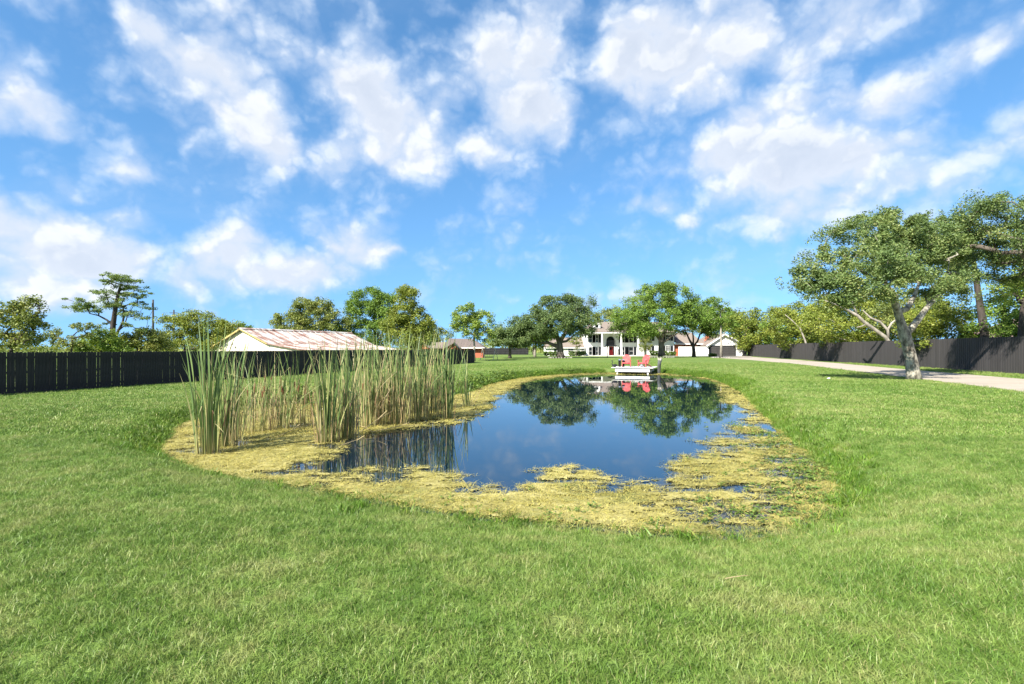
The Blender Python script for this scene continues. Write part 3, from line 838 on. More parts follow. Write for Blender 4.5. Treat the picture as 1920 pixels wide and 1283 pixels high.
def easy(name, label, px, dd, L, mat, bark, seed, ncl=70, nleaf=110, size=.3, crad=.9, th=.35, r0=.22, lean=(0, 0), depth=.9, inner=.3, **kw):
    b = gpt(px, dd)
    lob = lobes_px(dd, b, L, depth)
    top = max(l[2] + l[5] for l in lob)
    return tree(name, label, b, simple_trunk(top * th, r0, lean, .12, seed), r0 * 1.2, lob, ncl, crad, nleaf, size, M and mat, bark, seed, rtip=.02, inner=inner, **kw)

easy('tall_tree', 'dark green tree leaning in from the right edge with its trunk out of view', 1985, 30, [(1830,405,46,38,3),(1870,395,55,38,2),(1785,440,42,36,3.5),(1885,450,60,45,3),(1820,470,50,34,5),(1950,430,70,60,.5),(1850,500,50,28,5),(1765,480,35,30,4),(1915,505,50,28,3.5),(2040,420,80,70,0),(2010,500,70,40,1)],
     'elm_near', 'bark_grey', 21, 240, 240, .125, .62, .42, .34, (-.05, .0))
easy('lime_tree', 'light green tree with dark trunk behind the fence at the right edge', 1914, 38, [(1930,470,40,45,0),(1960,500,60,60,0),(1912,540,35,30,-.5),(1880,560,30,20,-1.5),(1990,440,60,60,0)], 'lime', 'bark_dark', 22, 80, 190, .17, .8, .4, .26)
b = gpt(1846, 41)
tree('leaning_trunk_tree', 'tree with a dark bare trunk leaning left behind the black fence', b, rel(b, [(1850,668,.30),(1845,620,.27),(1838,575,.23),(1832,535,.20),(1826,495,.15),(1818,455,.11)], 41), .30,
     lobes_px(41, b, [(1800,470,45,35,-1),(1835,450,45,35,.5),(1790,510,30,25,-1.5)]), 45, .7, 200, .17, 'elm_near', 'bark_dark', 23)
easy('low_tree', 'bushy green tree over the fence right of the leaning dark trunk', 1880, 43, [(1880,590,45,35,0),(1905,560,40,40,.5),(1850,610,35,25,-1.5),(1920,610,40,30,-1),(1870,640,60,25,0)], 'oak_green', 'bark_grey', 24, 90, 150, .19, .7, .3, .16)
easy('yellowing_tree', 'yellowing bushy tree over the fence behind the forked trunk', 1765, 47, [(1745,600,45,30,-1),(1790,605,40,28,-2),(1770,580,40,22,.5),(1720,610,40,24,-1),(1810,620,30,24,-2),(1765,640,70,22,0)], 'yellow_green', 'bark_grey', 25, 110, 150, .19, .7, .3, .16)
easy('golden_tree', 'broad golden green tree over the fence left of the forked trunk', 1575, 69, [(1545,585,45,28,0),(1590,575,50,28,-2),(1640,590,45,30,-3),(1560,612,55,25,-3),(1620,615,50,24,-3.5),(1680,605,34,28,-3),(1600,640,80,20,0)], 'yellow_green', 'bark_pale', 26, 180, 170, .25, 1.0, .3, .2)
easy('golden_tree', 'golden green tree over the fence with a bare white branch in front', 1495, 87, [(1490,590,42,22,0),(1520,575,34,20,0),(1470,605,35,22,-3),(1520,612,40,22,-3.5),(1495,632,50,20,0)], 'yellow_green', 'bark_pale', 27, 130, 160, .31, 1.15, .3, .2)
easy('olive_tree', 'olive green tree behind the far end of the right fence', 1420, 118, [(1400,602,35,20,0),(1435,598,35,20,-2),(1380,612,25,20,0),(1420,622,40,20,-3),(1455,612,25,22,-3),(1425,640,50,16,0)], 'yellow_green', 'bark_grey', 28, 130, 150, .40, 1.5, .3, .3)
easy('dark_tree', 'dark green tree just behind the garage gable', 1392, 134, [(1385,615,25,22,0),(1405,625,25,18,0),(1365,605,25,20,0),(1400,645,30,14,0)], 'oak_green', 'bark_grey', 29, 70, 150, .44, 1.5, .3, .3)
easy('far_right_tree', 'olive tree crown showing between the big forked trunk and the golden tree', 1690, 62, [(1690,580,40,22,0),(1730,582,40,22,-1),(1655,595,30,25,-2),(1700,612,50,24,-2)], 'olive', 'bark_grey', 30, 90, 150, .25, .95, .3, .2)
easy('filler_tree', 'green tree behind the fence beyond the golden trees', 1545, 105, [(1540,592,35,22,0),(1580,588,40,24,0),(1620,602,40,24,0),(1500,605,35,20,0),(1460,612,30,18,0),(1540,635,90,18,0)], 'oak_green', 'bark_grey', 61, 120, 140, .38, 1.4, .3, .25)

# bare pale branches leaning over the right fence
def bare(label, base_px, dd, lines, seed):
    b = gpt(base_px, dd); root = empty('dead_branch', b, 0, label, 'branch')
    for i, ln in enumerate(lines):
        MB().tube([tuple(at(px, py, dd) - Vector(b)) for px, py, _ in ln], [q for _, _, q in ln], 7).build('limb' if i else 'main_limb', M['bark_pale'], root, True)
bare('large bare white fallen limb leaning left over the fence beside the forked tree', 1672, 53.5,
     [[(1674,690,.22),(1672,650,.20),(1660,632,.19),(1640,618,.18),(1620,604,.17),(1608,592,.15),(1590,582,.12),(1570,572,.08),(1545,563,.04)],
      [(1666,634,.16),(1664,618,.14),(1650,604,.12),(1632,596,.10),(1618,582,.05)],[(1664,620,.13),(1672,606,.11),(1682,598,.07)],[(1608,592,.10),(1602,576,.07),(1596,562,.04)],[(1628,606,.09),(1616,612,.06),(1606,614,.03)]], 1)
bare('thin bare white branch sticking up over the fence by the golden trees', 1512, 80,
     [[(1516,668,.16),(1510,640,.14),(1500,615,.11),(1486,602,.08),(1472,590,.04)],[(1500,615,.07),(1504,600,.04)]], 2)
bare('short forked white stump rising over the fence left of the fallen limb', 1552, 71.5,
     [[(1552,670,.24),(1550,645,.22),(1545,630,.17),(1540,615,.12)],[(1550,640,.12),(1562,628,.08),(1568,612,.05)]], 3)

# trees behind the left fence
easy('ragged_tree', 'ragged sparse olive tree at the far left edge behind the fence', 22, 36, [(5,590,32,22,0),(45,605,32,24,0),(70,600,20,16,.5),(25,575,25,14,0),(60,570,12,12,.3),(10,640,32,20,0),(50,640,26,16,0)], 'olive', 'bark_dark', 31, 90, 100, .17, .5, .5, .16, inner=.2)
easy('thin_tree', 'low thin branching tree behind the fence left of the pine', 135, 48, [(100,625,18,10,0),(130,640,26,10,0),(150,612,22,8,0),(90,640,14,8,0),(175,612,18,9,.3),(165,630,12,8,0)], 'olive', 'bark_dark', 32, 34, 80, .17, .38, .55, .11, inner=.2)
easy('lime_bush', 'bright yellow green bush at the foot of the pine', 190, 50, [(170,648,26,16,0),(205,645,26,18,0),(190,630,22,14,0),(225,655,20,14,0)], 'lime', 'bark_dark', 33, 60, 150, .18, .6, .3, .12)
easy('round_bush', 'dense green bush right of the pine behind the fence', 262, 54, [(240,640,22,15,0),(270,635,28,18,0),(300,645,26,18,0)], 'olive', 'bark_dark', 34, 60, 140, .2, .65, .3, .12)
easy('bushy_tree', 'bushy yellow green tree between the pine and the barn', 345, 62, [(330,610,32,22,0),(365,605,36,24,0),(400,615,36,20,0),(310,635,28,22,0),(360,640,50,20,0),(415,640,36,18,0),(440,612,16,9,.5)], 'yellow_green', 'bark_dark', 35, 180, 130, .20, .75, .35, .2, inner=.25)
easy('small_tree', 'small green tree peeping over the left end of the barn roof', 445, 80, [(430,625,30,16,0),(455,618,24,12,0),(480,632,25,10,0)], 'oak_green', 'bark_dark', 36, 50, 110, .28, .8, .35, .16)
# the pine with layered plates
b = gpt(208, 52)
pcl = []; rp = np.random.default_rng(41)
for px, py, hw, n in [(220,519,20,13),(240,525,24,14),(215,530,18,9),(253,538,18,7),(228,541,14,7),(186,548,8,4),(212,550,20,9),(235,556,20,9),(255,553,15,6),(276,551,6,2),(200,562,14,6),(160,565,15,6),(150,575,20,8),(170,574,24,9),(195,572,22,9),(222,572,22,9),(250,568,18,6),(270,576,14,4),(142,580,10,4),(180,584,16,5),(215,585,18,6),(245,590,18,6),(268,596,16,5),(240,612,12,4),(262,616,14,4),(205,605,10,3)]:
    for i in range(n):
        p = at(px + rp.normal(0, hw * .5), py + rp.normal(0, 2.4), 52) - Vector(b)
        pcl.append((p.x, rp.normal(0, .9), p.z))
tree('pine_tree', 'tall airy pine with flat layered branches behind the left fence', b,
     rel(b, [(211,672,.34),(210,645,.27),(212,610,.23),(217,575,.19),(222,550,.13),(226,535,.08)], 52), .34, None, 0, .44, 70, .16, 'pine', 'bark_dark', 42,
     limbs=[(1, rel(b, [(222,620,.12),(230,605,.10),(233,588,.08),(230,575,.05)], 52)), (2, rel(b, [(200,600,.09),(185,592,.07),(168,588,.05)], 52))], clusters=pcl, rtip=.018, jag=.08, flat=.42)

# behind the barn
easy('broad_tree', 'broad olive tree above the left half of the barn roof', 585, 96, [(545,605,36,22,0),(590,590,42,30,0),(575,575,26,18,0),(625,605,34,28,0),(610,572,14,12,.5),(560,625,50,18,0)], 'olive', 'bark_dark', 51, 230, 130, .30, 1.0, .35, .3, inner=.25)
easy('dark_oak', 'tall dark green tree above the right end of the barn roof', 700, 100, [(690,560,32,20,0),(720,560,28,20,0),(680,590,40,26,0),(725,595,36,28,0),(665,575,22,18,0),(700,625,55,25,0),(650,615,30,22,0)], 'oak_green', 'bark_dark', 52, 270, 130, .31, 1.0, .35, .32, inner=.25)
easy('yellow_tree', 'tall narrow yellow green tree right of the barn roof', 765, 88, [(765,560,20,22,0),(758,590,30,26,0),(785,600,28,25,0),(740,610,26,22,0),(775,630,45,22,0),(762,545,9,9,0)], 'yellow_green', 'bark_dark', 53, 220, 130, .28, .9, .35, .26, inner=.25)
easy('low_green_tree', 'low green tree between the yellow tree and the red brick house', 810, 118, [(800,620,30,18,0),(825,632,22,12,0),(780,640,30,14,0)], 'olive', 'bark_dark', 54, 50, 120, .38, 1.1, .35, .25)
easy('light_tree', 'open light green tree in front of the red brick house', 889, 82, [(870,595,28,20,0),(890,580,26,16,0),(910,600,22,20,0),(880,615,34,18,0),(905,625,26,16,0),(860,605,18,14,0)], 'lime', 'bark_pale', 55, 110, 95, .27, .7, .5, .2, inner=.2)
# round the main house
easy('twisted_oak', 'dark rounded oak with twisted trunk left of the big front lawn oak', 956, 95, [(950,620,32,18,0),(975,615,28,20,0),(935,632,24,16,0),(985,635,28,18,0),(960,640,36,12,0)], 'oak_dark', 'bark_grey', 56, 160, 140, .28, .95, .35, .32)
easy('pale_trunk_tree', 'pale trunked green tree behind the left side of the big oak', 1003, 106, [(990,630,26,20,0),(1010,625,24,18,0),(1025,640,25,14,0)], 'oak_green', 'bark_pale', 57, 60, 120, .33, 1.0, .45, .28)
b = gpt(1051, 95); D = 95
tree('live_oak', 'large dark green live oak left of the white house front', b,
     rel(b, [(1052,672,.85),(1051,664,.62),(1050,652,.55),(1049,642,.50)], D), .7,
     lobes_px(D, b, [(1030,580,38,24,0),(1060,575,36,22,0),(1005,605,32,24,0),(1045,603,46,27,-2),(1085,597,36,24,0),(1100,575,20,20,0),(1106,612,25,14,-1),(1020,624,30,12,0),(985,618,20,16,0),(1080,621,24,10,-2),(1068,562,14,10,0)]), 330, 1.0, 150, .27, 'oak_dark', 'bark_grey', 58,
     limbs=[(3, rel(b, [(1044,630,.36),(1036,615,.28),(1030,595,.18)], D)), (3, rel(b, [(1058,628,.34),(1066,612,.26),(1075,595,.16)], D)), (2, rel(b, [(1040,648,.34),(1028,643,.28),(1015,643,.20),(1000,640,.12)], D)), (3, rel(b, [(1062,640,.22),(1072,632,.16),(1085,622,.10)], D))], rtip=.03)
b = gpt(1240, 100); D = 100
tree('live_oak', 'large bright green live oak in front of the white house', b,
     rel(b, [(1241,668,.75),(1240,660,.58),(1240,645,.52),(1239,636,.50)], D), .65,
     lobes_px(D, b, [(1200,575,38,28,0),(1235,555,42,24,0),(1270,560,36,24,0),(1180,600,36,26,0),(1225,597,48,28,-3),(1275,600,36,28,0),(1168,614,25,17,0),(1205,620,36,12,-2),(1295,585,20,26,0),(1250,540,26,12,0)]), 360, 1.05, 150, .28, 'oak_green', 'bark_grey', 59,
     limbs=[(3, rel(b, [(1232,628,.34),(1222,612,.26),(1212,595,.16)], D)), (3, rel(b, [(1246,624,.34),(1252,605,.26),(1258,580,.16)], D)), (2, rel(b, [(1250,638,.16),(1262,630,.13),(1276,622,.09)], D))], rtip=.03)
b = gpt(1301, 106); D = 106
tree('forked_oak', 'green oak with dark forked trunk beside the garage', b,
     rel(b, [(1301,669,.42),(1301,660,.34),(1300,650,.32)], D), .42,
     lobes_px(D, b, [(1300,595,36,22,0),(1325,600,28,24,0),(1280,605,25,20,0),(1310,575,26,16,0),(1335,620,22,14,0)]), 140, 1.0, 150, .30, 'oak_green', 'bark_dark', 60,
     limbs=[(2, rel(b, [(1293,638,.18),(1287,625,.14),(1283,612,.09)], D)), (2, rel(b, [(1300,636,.16),(1299,622,.13),(1300,608,.08)], D)), (2, rel(b, [(1308,640,.18),(1312,628,.14),(1320,615,.09)], D))], rtip=.03)
easy('slender_tree', 'slender pale trunked tree standing in front of the garage door', 1352, 96, [(1345,570,20,16,0),(1352,590,24,18,0),(1335,605,20,14,0),(1365,610,18,12,0)], 'oak_green', 'bark_pale', 62, 55, 110, .28, .75, .72, .22, inner=.2)
easy('backyard_tree', 'olive tree crown above the white house roof between the two oaks', 1140, 150, [(1130,595,22,14,0),(1155,590,22,14,0),(1110,600,20,14,0)], 'olive', 'bark_grey', 63, 50, 120, .42, 1.4, .4, .3)
easy('backyard_tree', 'green tree crown behind the house roof right of the bright oak', 1330, 150, [(1310,590,26,20,0),(1345,595,28,22,0),(1370,600,24,20,0),(1330,610,34,18,0)], 'olive', 'bark_grey', 64, 80, 130, .42, 1.4, .4, .3)
easy('backyard_tree', 'dark tree behind the left wing of the white house', 1000, 150, [(985,625,28,16,0),(1020,625,28,16,0),(960,640,24,12,0),(1040,640,26,12,0)], 'oak_green', 'bark_grey', 65, 70, 120, .42, 1.4, .4, .3)

# far woods on the skyline, one mass
r = np.random.default_rng(77); cls = []
for px in np.arange(-260, 2250, 7.0):
    dd = r.uniform(190, 260); h = r.uniform(1.5, 6.5) * (.6 + .8 * vnoise(np.array([px / 60.]), np.array([3.]))[0])
    if 480 < px < 520 or 60 < px < 140: h *= .5
    for q in range(4): cls.append(((px - 960) / FPX * dd, dd + r.uniform(-8, 8), r.uniform(.3, h)))
V, t = leaves(r, np.array(cls), 2.2, 34, 1.0, up=.5)
tag(link('far_woods', quads_mesh('far_woods', V, 4, M['olive'], None, {'tint': t})), 'low line of far woods along the skyline', kind='stuff')

# ------------------------------------------------------------------ fences
ang = math.atan2(fd.y, fd.x)
start = FA - fd * 5.0
total = (FB - start).length
fence = empty('board_fence', (start.x, start.y, -.33), ang, 'black painted picket fence with narrow gaps on the left behind the cattails', 'fence')
pm = MB(); w = .139; h = 1.83
pm.prism([(0, 0, .03), (w, 0, .03), (w, 0, h - .035), (w - .03, 0, h), (.03, 0, h), (0, 0, h - .035)], (0, .019, 0))
picket = pm.mesh('picket', M['fence_left'])
x = 0.0; k = 0; rest = MB(); rf = random.Random(4)
while x < total - .15:
    gap = rf.choice([.003, .004, .006, .011, .019])
    dz = rf.uniform(-.012, .012)
    if k < 300:
        o = link('picket', picket, fence); o.location = (x, rf.uniform(0, .004), dz); o.rotation_euler = (0, rf.uniform(-.003, .003), 0)
    else:
        rest.prism([(x, 0, .03), (x + w, 0, .03), (x + w, 0, h - .035 + dz), (x + w - .03, 0, h + dz), (x + .03, 0, h + dz), (x, 0, h - .035 + dz)], (0, .019, 0))
    x += w + gap; k += 1
tag(rest.build('far_pickets', M['fence_left'], fence), kind='stuff')
for z in (.22, .90, 1.55):
    MB().box((0, .024, z), (total, .064, z + .089)).build('rail', M['fence_left'], fence)
MB().box((0, -.012, -.12), (total, -.002, .12)).build('kickboard', M['fence_left'], fence)
postm = MB().box((0, .066, -.3), (.1, .166, 1.75)).mesh('post', M['fence_left'])
for i in range(int(total / 2.44)):
    o = link('post', postm, fence); o.location = (i * 2.44, 0, 0)

def plain_fence(name, label, a, b, h, mat, z0, bw=.14):
    a = Vector(a); b = Vector(b); L = (b - a).length; m = MB(); x = 0; rr = random.Random(hash(label) % 999)
    root = empty(name, (a.x, a.y, z0), math.atan2(b.y - a.y, b.x - a.x), label, 'fence'); i = 0
    while x < L:
        hh = h + rr.uniform(-.012, .012); y0 = (0 if i % 2 else .018) + rr.uniform(0, .003)
        m.box((x, y0, -.05), (x + bw, y0 + .02, hh)); x += bw - .012; i += 1
    tag(m.build('boards', mat, root), kind='stuff')
    for z in (.3, h * .5, h - .3): MB().box((0, .045, z), (L, .085, z + .09)).build('rail', mat, root)
    return root
plain_fence('board_fence', 'tall dark grey board fence with tree shadows along the driveway', (53.4, 121, 0), (27.2, 9.8, 0), 2.45, M['fence_right'], 0)
plain_fence('board_fence', 'black board fence end turning away beside the red brick house', (FB.x, FB.y, 0), (FB.x - 9.5, FB.y + 3.2, 0), 1.83, M['fence_left'], -.33)
plain_fence('board_fence', 'distant black board fence behind the twisted oak', (4.5, 146, 0), (-16, 147, 0), 1.83, M['fence_left'], 0)
fr_a, fr_b = Vector((53.4, 121, 0)), Vector((27.2, 9.8, 0))
# vines on the right fence
def vine(label, s, z0, z1, n, seed):
    p = fr_a.lerp(fr_b, s); r = np.random.default_rng(seed)
    root = empty('vine', (p.x, p.y, 0), 0, label, 'vine')
    fdir = (fr_b - fr_a).normalized(); nr = Vector((-fdir.y, fdir.x, 0)); nr = nr if nr.x < 0 else -nr
    pts = [Vector((0, 0, 0)) + nr * .06 + fdir * (.14 * math.sin(q * 5)) + Vector((0, 0, z0 + (z1 - z0) * q)) for q in np.linspace(0, 1, 9)]
    MB().tube(pts, .008, 5).build('stem', M['bark_grey'], root)
    cl = np.array([tuple(q) for q in pts])
    V, t = leaves(r, cl, .16, n, .12, .8); link('leaves', quads_mesh('leaves', V, 4, M['lime'], None, {'tint': t}), root)
vine('small vine climbing the lower part of the right fence', .868, .03, .95, 7, 1)
vine('yellow green vine tuft hanging near the top of the right fence', .862, 1.5, 1.9, 10, 2)

# ------------------------------------------------------------------ utility poles
for px, top, dd, lab in ((287, 562, 90, 'tall dark utility pole right of the pine'), (326, 581, 110, 'short dark pole top above the trees left of the barn')):
    b = gpt(px, dd); tp = at(px, top, dd)
    root = empty('utility_pole', b, 0, lab, 'pole')
    MB().tube([(0, 0, 0), (0, 0, tp.z - b[2])], [.2, .13], 10).build('pole', M['pole'], root, True)
    MB().box((-.9, -.06, tp.z - b[2] - .7), (.9, .06, tp.z - b[2] - .58)).build('crossarm', M['pole'], root) if px == 326 else MB().tube([(0, -.16, tp.z - b[2] - 1.2), (0, -.16, tp.z - b[2] - .6)], .1, 8).build('insulator', M['pole'], root)
# ------------------------------------------------------------------ buildings
def roof_slab(m, quad, th=.12):
    q = [Vector(p) for p in quad]; n = (q[1] - q[0]).cross(q[2] - q[0]).normalized()
    if n.z < 0: n = -n
    lo = [p - n * th for p in q]
    return m.hexa(lo, q)

# barn: ridge runs along the fence, gable faces the camera side
bx, by = -30.4, 60.0
dirr = Vector((6.8, 17.0, 0)).normalized()                      # along the ridge
barn = empty('barn', (bx, by, -.33), math.atan2(dirr.y, dirr.x) - math.pi / 2, 'cream metal barn with rusty white tin roof behind the left fence', 'barn')
# local: y along the ridge away, +x to the right
RL = 18.6; rz_, ez, lz = 4.22, 2.05, 1.86                         # ridge, left eave, right lean-to eave above barn ground
MB().prism([(-4.5, 0, -.2), (8.2, 0, -.2), (8.2, 0, lz + .02), (4.0, 0, 2.5), (0, 0, rz_ - .14), (-4.5, 0, ez + .05)], (0, RL, 0)).build('wall', M['barn_wall'], barn)
cor = MB()
for i in range(63):
    xx = -4.45 + i * .2
    zt = (ez + (rz_ - ez) * (xx + 4.5) / 4.5 if xx < 0 else (rz_ - (rz_ - 2.5) * xx / 4.0 if xx < 4 else 2.5 - (2.5 - lz) * (xx - 4) / 4.2)) - .22
    cor.box((xx, -.018, -.2), (xx + .07, -.003, max(.3, zt)))
tag(cor.build('siding_ribs', M['barn_wall'], barn), kind='stuff')
roof = MB()
roof_slab(roof, [(0, -.3, rz_), (0, RL + .3, rz_), (-4.9, RL + .3, ez - .1), (-4.9, -.3, ez - .1)], .08).build('roof_slope', M['tin'], barn)
panels = empty('roof', (0, 0, 0)); panels.parent = barn
def sheet(x0, z0, x1, z1, n, sgn):
    wds = (RL + .6) / n
    for i in range(n):
        y0 = -.3 + i * wds; j = random.uniform(0, .012)
        m = MB(); roof_slab(m, [(x0, y0, z0 + j), (x0, y0 + wds - .02, z0 + j), (x1, y0 + wds - .02, z1 + j), (x1, y0, z1 + j)], .05)
        o = m.build('tin_sheet', M['tin'], barn)
        mr = MB(); roof_slab(mr, [(x0, y0 - .03, z0 + j + .05), (x0, y0 + .03, z0 + j + .05), (x1, y0 + .03, z1 + j + .05), (x1, y0 - .03, z1 + j + .05)], .05)
        mr.build('seam', M['tin'], o)
bpy.data.objects.remove(panels)
sheet(0, rz_ + .02, 4.1, 2.52, 20, 1); sheet(4.0, 2.50, 8.7, lz - .02, 20, 1)
rc = MB(); roof_slab(rc, [(-.3, -.35, rz_ - .03), (-.3, RL + .35, rz_ - .03), (0, RL + .35, rz_ + .14), (0, -.35, rz_ + .14)], .04)
roof_slab(rc, [(0, -.35, rz_ + .14), (0, RL + .35, rz_ + .14), (.3, RL + .35, rz_ - .02), (.3, -.35, rz_ - .02)], .04); rc.build('ridge_cap', M['tin'], barn)
vb = MB(); roof_slab(vb, [(0, -.36, rz_ + .03), (0, -.3, rz_ + .03), (-4.95, -.3, ez - .08), (-4.95, -.36, ez - .08)], .16)
roof_slab(vb, [(0, -.36, rz_ + .03), (0, -.3, rz_ + .03), (4.1, -.3, 2.55), (4.1, -.36, 2.55)], .12); vb.build('barge_board', surf('trim_ochre', (.42, .33, .12), .8, .2, 2), barn)
lf = MB().tube([(-1.1, -.03, 2.55), (-1.1, -.25, 2.6), (-1.1, -.33, 2.5)], .025, 6); lf.tube([(-1.1, -.33, 2.52), (-1.1, -.33, 2.40)], [.05, .14], 8); lf.build('barn_lamp', M['black_paint'], barn)

# red brick house beyond the fence
def brick_house():
    dd = 100; g0 = -.2
    b = at(870, 660, dd); root = empty('brick_house', (b.x, dd, g0), 0, 'low red brick house with brown roof beyond the fence end', 'house')
    sc = dd / FPX
    X = lambda px: (px - 870) * sc
    Z = lambda py: EYE + (HOR - py) * sc - g0
    MB().box((X(790), 0, -.1), (X(905), 8, Z(653))).build('wall', M['brick_red'], root)
    m = MB(); roof_slab(m, [(X(838), 4, Z(634)), (X(884), 4, Z(635)), (X(909), -.5, Z(652)), (X(828), -.5, Z(652))], .1)
    roof_slab(m, [(X(884), 4, Z(635)), (X(838), 4, Z(634)), (X(828), 9, Z(652)), (X(909), 9, Z(652))], .1)
    m.add([(X(884), 4, Z(635)), (X(909), -.5, Z(652)), (X(909), 9, Z(652))], [(0, 1, 2)]); m.build('roof', M['roof_brown'], root)
    for (l, a, rr_, dy) in ((778, 790, 810, -1.6), (836, 853, 862, -2.2)):
        MB().prism([(X(l), dy, Z(654)), (X(rr_), dy, Z(654)), (X(a), dy, Z(641 if l < 800 else 644))], (0, -dy, 0)).build('gable', M['brick_red'], root)
        m = MB(); zt = Z(640 if l < 800 else 643)
        roof_slab(m, [(X(a), dy - .4, zt), (X(a), 1, zt), (X(rr_ + 3), 1, Z(654)), (X(rr_ + 3), dy - .4, Z(654))], .14)
        roof_slab(m, [(X(a), dy - .4, zt), (X(a), 1, zt), (X(l - 3), 1, Z(654)), (X(l - 3), dy - .4, Z(654))], .14); m.build('gable_roof', M['roof_tan'], root)
    m = MB(); roof_slab(m, [(X(806), -.6, Z(653)), (X(840), -.6, Z(653)), (X(838), 3, Z(641)), (X(806), 3, Z(641))], .1); m.build('low_roof', M['roof_tan'], root)
    MB().box((X(866), -.75, Z(653.6)), (X(909), -.55, Z(651.6))).build('fascia', M['white_trim'], root)
brick_house()

# swing set on the lawn before the brick house
dd = 88; b = gpt(916, dd); sw = empty('swing_set', b, 0, 'thin metal swing set on the lawn right of the fence end', 'swing set')
zt = at(916, 653, dd).z - b[2]; xl, xr_ = (905 - 916) * dd / FPX, (929 - 916) * dd / FPX
MB().tube([(xl - .1, 0, zt), (xr_ + .1, 0, zt)], .06, 8).build('top_bar', M['driftwood'], sw)
for x in (xl, xr_):
    for s in (-1, 1): MB().tube([(x, 0, zt), (x + s * .35, s * 1.0, 0)], .045, 8).build('leg', M['driftwood'], sw)
for x in (xl * .45, xr_ * .35):
    for s in (-.22, .22): MB().tube([(x + s, 0, zt), (x + s, 0, .55)], .012, 5).build('rope', M['pole'], sw)
    MB().box((x - .25, -.1, .52), (x + .25, .1, .55)).build('seat', M['pole'], sw)

# roof of a neighbour behind the right fence
dd = 60; b = at(1930, 660, dd); nb = empty('neighbour_house', (b.x, dd, 0), 0, 'pinkish brown roof of a neighbouring house above the right fence', 'house')
MB().box((-2.4, 0, -.1), (9, 7, 2.6)).build('wall', M['brick_red'], nb)
m = MB(); roof_slab(m, [(1.5, 3.5, 5.2), (8, 3.5, 5.2), (9.5, -.6, 2.55), (-3.2, -.6, 2.55)]); roof_slab(m, [(8, 3.5, 5.2), (1.5, 3.5, 5.2), (-3.2, 7.6, 2.55), (9.5, 7.6, 2.55)])
m.add([(1.5, 3.5, 5.18), (-3.2, -.6, 2.53), (-3.2, 7.6, 2.53)], [(0, 1, 2)]); m.build('roof', surf('roof_pink', (.30, .20, .18), .9, .12, 4), nb)
MB().tube([(0.2, 1.4, 3.6), (.2, 1.4, 4.3)], .08, 8).build('vent_pipe', M['pole'], nb)

# the white main house: front plane near y = 120
HS = .12
house = empty('main_house', (16.6, 120, 0), 0, 'white two storey colonial house with columns, black shutters and red door', 'house')
HX = lambda px: (px - 960) * HS - 16.6
HZ = lambda py: (667.75 - py) * HS
x0, x1, xm = HX(1098), HX(1270), HX(1200)
FW = 2.4                                                         # wall plane behind the columns
MB().box((x0, FW, -.1), (x1, 12, HZ(623) - .16)).build('wall', M['white_wall'], house)
m = MB(); ze, zr = HZ(622.5), HZ(601)
roof_slab(m, [(x0 - .4, -.35, ze), (x1 + .4, -.35, ze), (x1 - 2.5, 6.5, zr), (x0 + 2.5, 6.5, zr)], .1)
roof_slab(m, [(x0 + 2.5, 6.5, zr), (x1 - 2.5, 6.5, zr), (x1 + .4, 12.6, ze), (x0 - .4, 12.6, ze)], .1)
m.add([(x0 - .4, -.35, ze - .02), (x0 + 2.5, 6.5, zr - .02), (x0 - .4, 12.6, ze - .02)], [(0, 1, 2)]); m.add([(x1 + .4, -.35, ze - .02), (x1 - 2.5, 6.5, zr - .02), (x1 + .4, 12.6, ze - .02)], [(0, 1, 2)])
roof = m.build('roof', M['roof_tan'], house)
for px in (1121, 1185):                                          # dormers
    xa = HX(px)
    MB().prism([(xa - .8, 1.6, ze + .9), (xa + .8, 1.6, ze + .9), (xa + .8, 1.6, HZ(608)), (xa, 1.6, HZ(600.5)), (xa - .8, 1.6, HZ(608))], (0, 3.6, 0)).build('dormer', M['white_wall'], roof)
    d_ = MB(); roof_slab(d_, [(xa, 1.35, HZ(599.5)), (xa, 5.6, HZ(599.5)), (xa + 1.15, 5.6, HZ(608.8)), (xa + 1.15, 1.35, HZ(608.8))], .1)
    roof_slab(d_, [(xa, 1.35, HZ(599.5)), (xa, 5.6, HZ(599.5)), (xa - 1.15, 5.6, HZ(608.8)), (xa - 1.15, 1.35, HZ(608.8))], .1); d_.build('dormer_roof', M['roof_tan'], roof)
    MB().box((xa - .35, 1.54, ze + 1.05), (xa + .35, 1.6, HZ(608))).build('dormer_window', M['glass'], roof)
MB().box((x0 - .45, -.45, ze - .32), (xm + .35, FW + .3, ze - .14)).build('porch_ceiling', M['white_trim'], house)
MB().box((xm + .36, FW - .5, ze - .3), (x1 + .45, FW - .003, ze - .142)).build('cornice', M['white_trim'], house)
MB().box((x0 - .4, -.5, -.1), (xm + .5, FW - .003, .12)).build('porch_floor', M['pave'], house)
cm = MB(); cm.tube([(0, 0, .12), (0, 0, .30), (0, 0, .301), (0, 0, 2.6), (0, 0, ze - .6), (0, 0, ze - .45), (0, 0, ze - .33)], [.32, .32, .235, .235, .20, .28, .30], 16)
colm = cm.mesh('column', M['white_trim'], True)
for px in (1101, 1129, 1165, 1197):
    o = link('column', colm, house); o.location = (HX(px), -.1, 0)
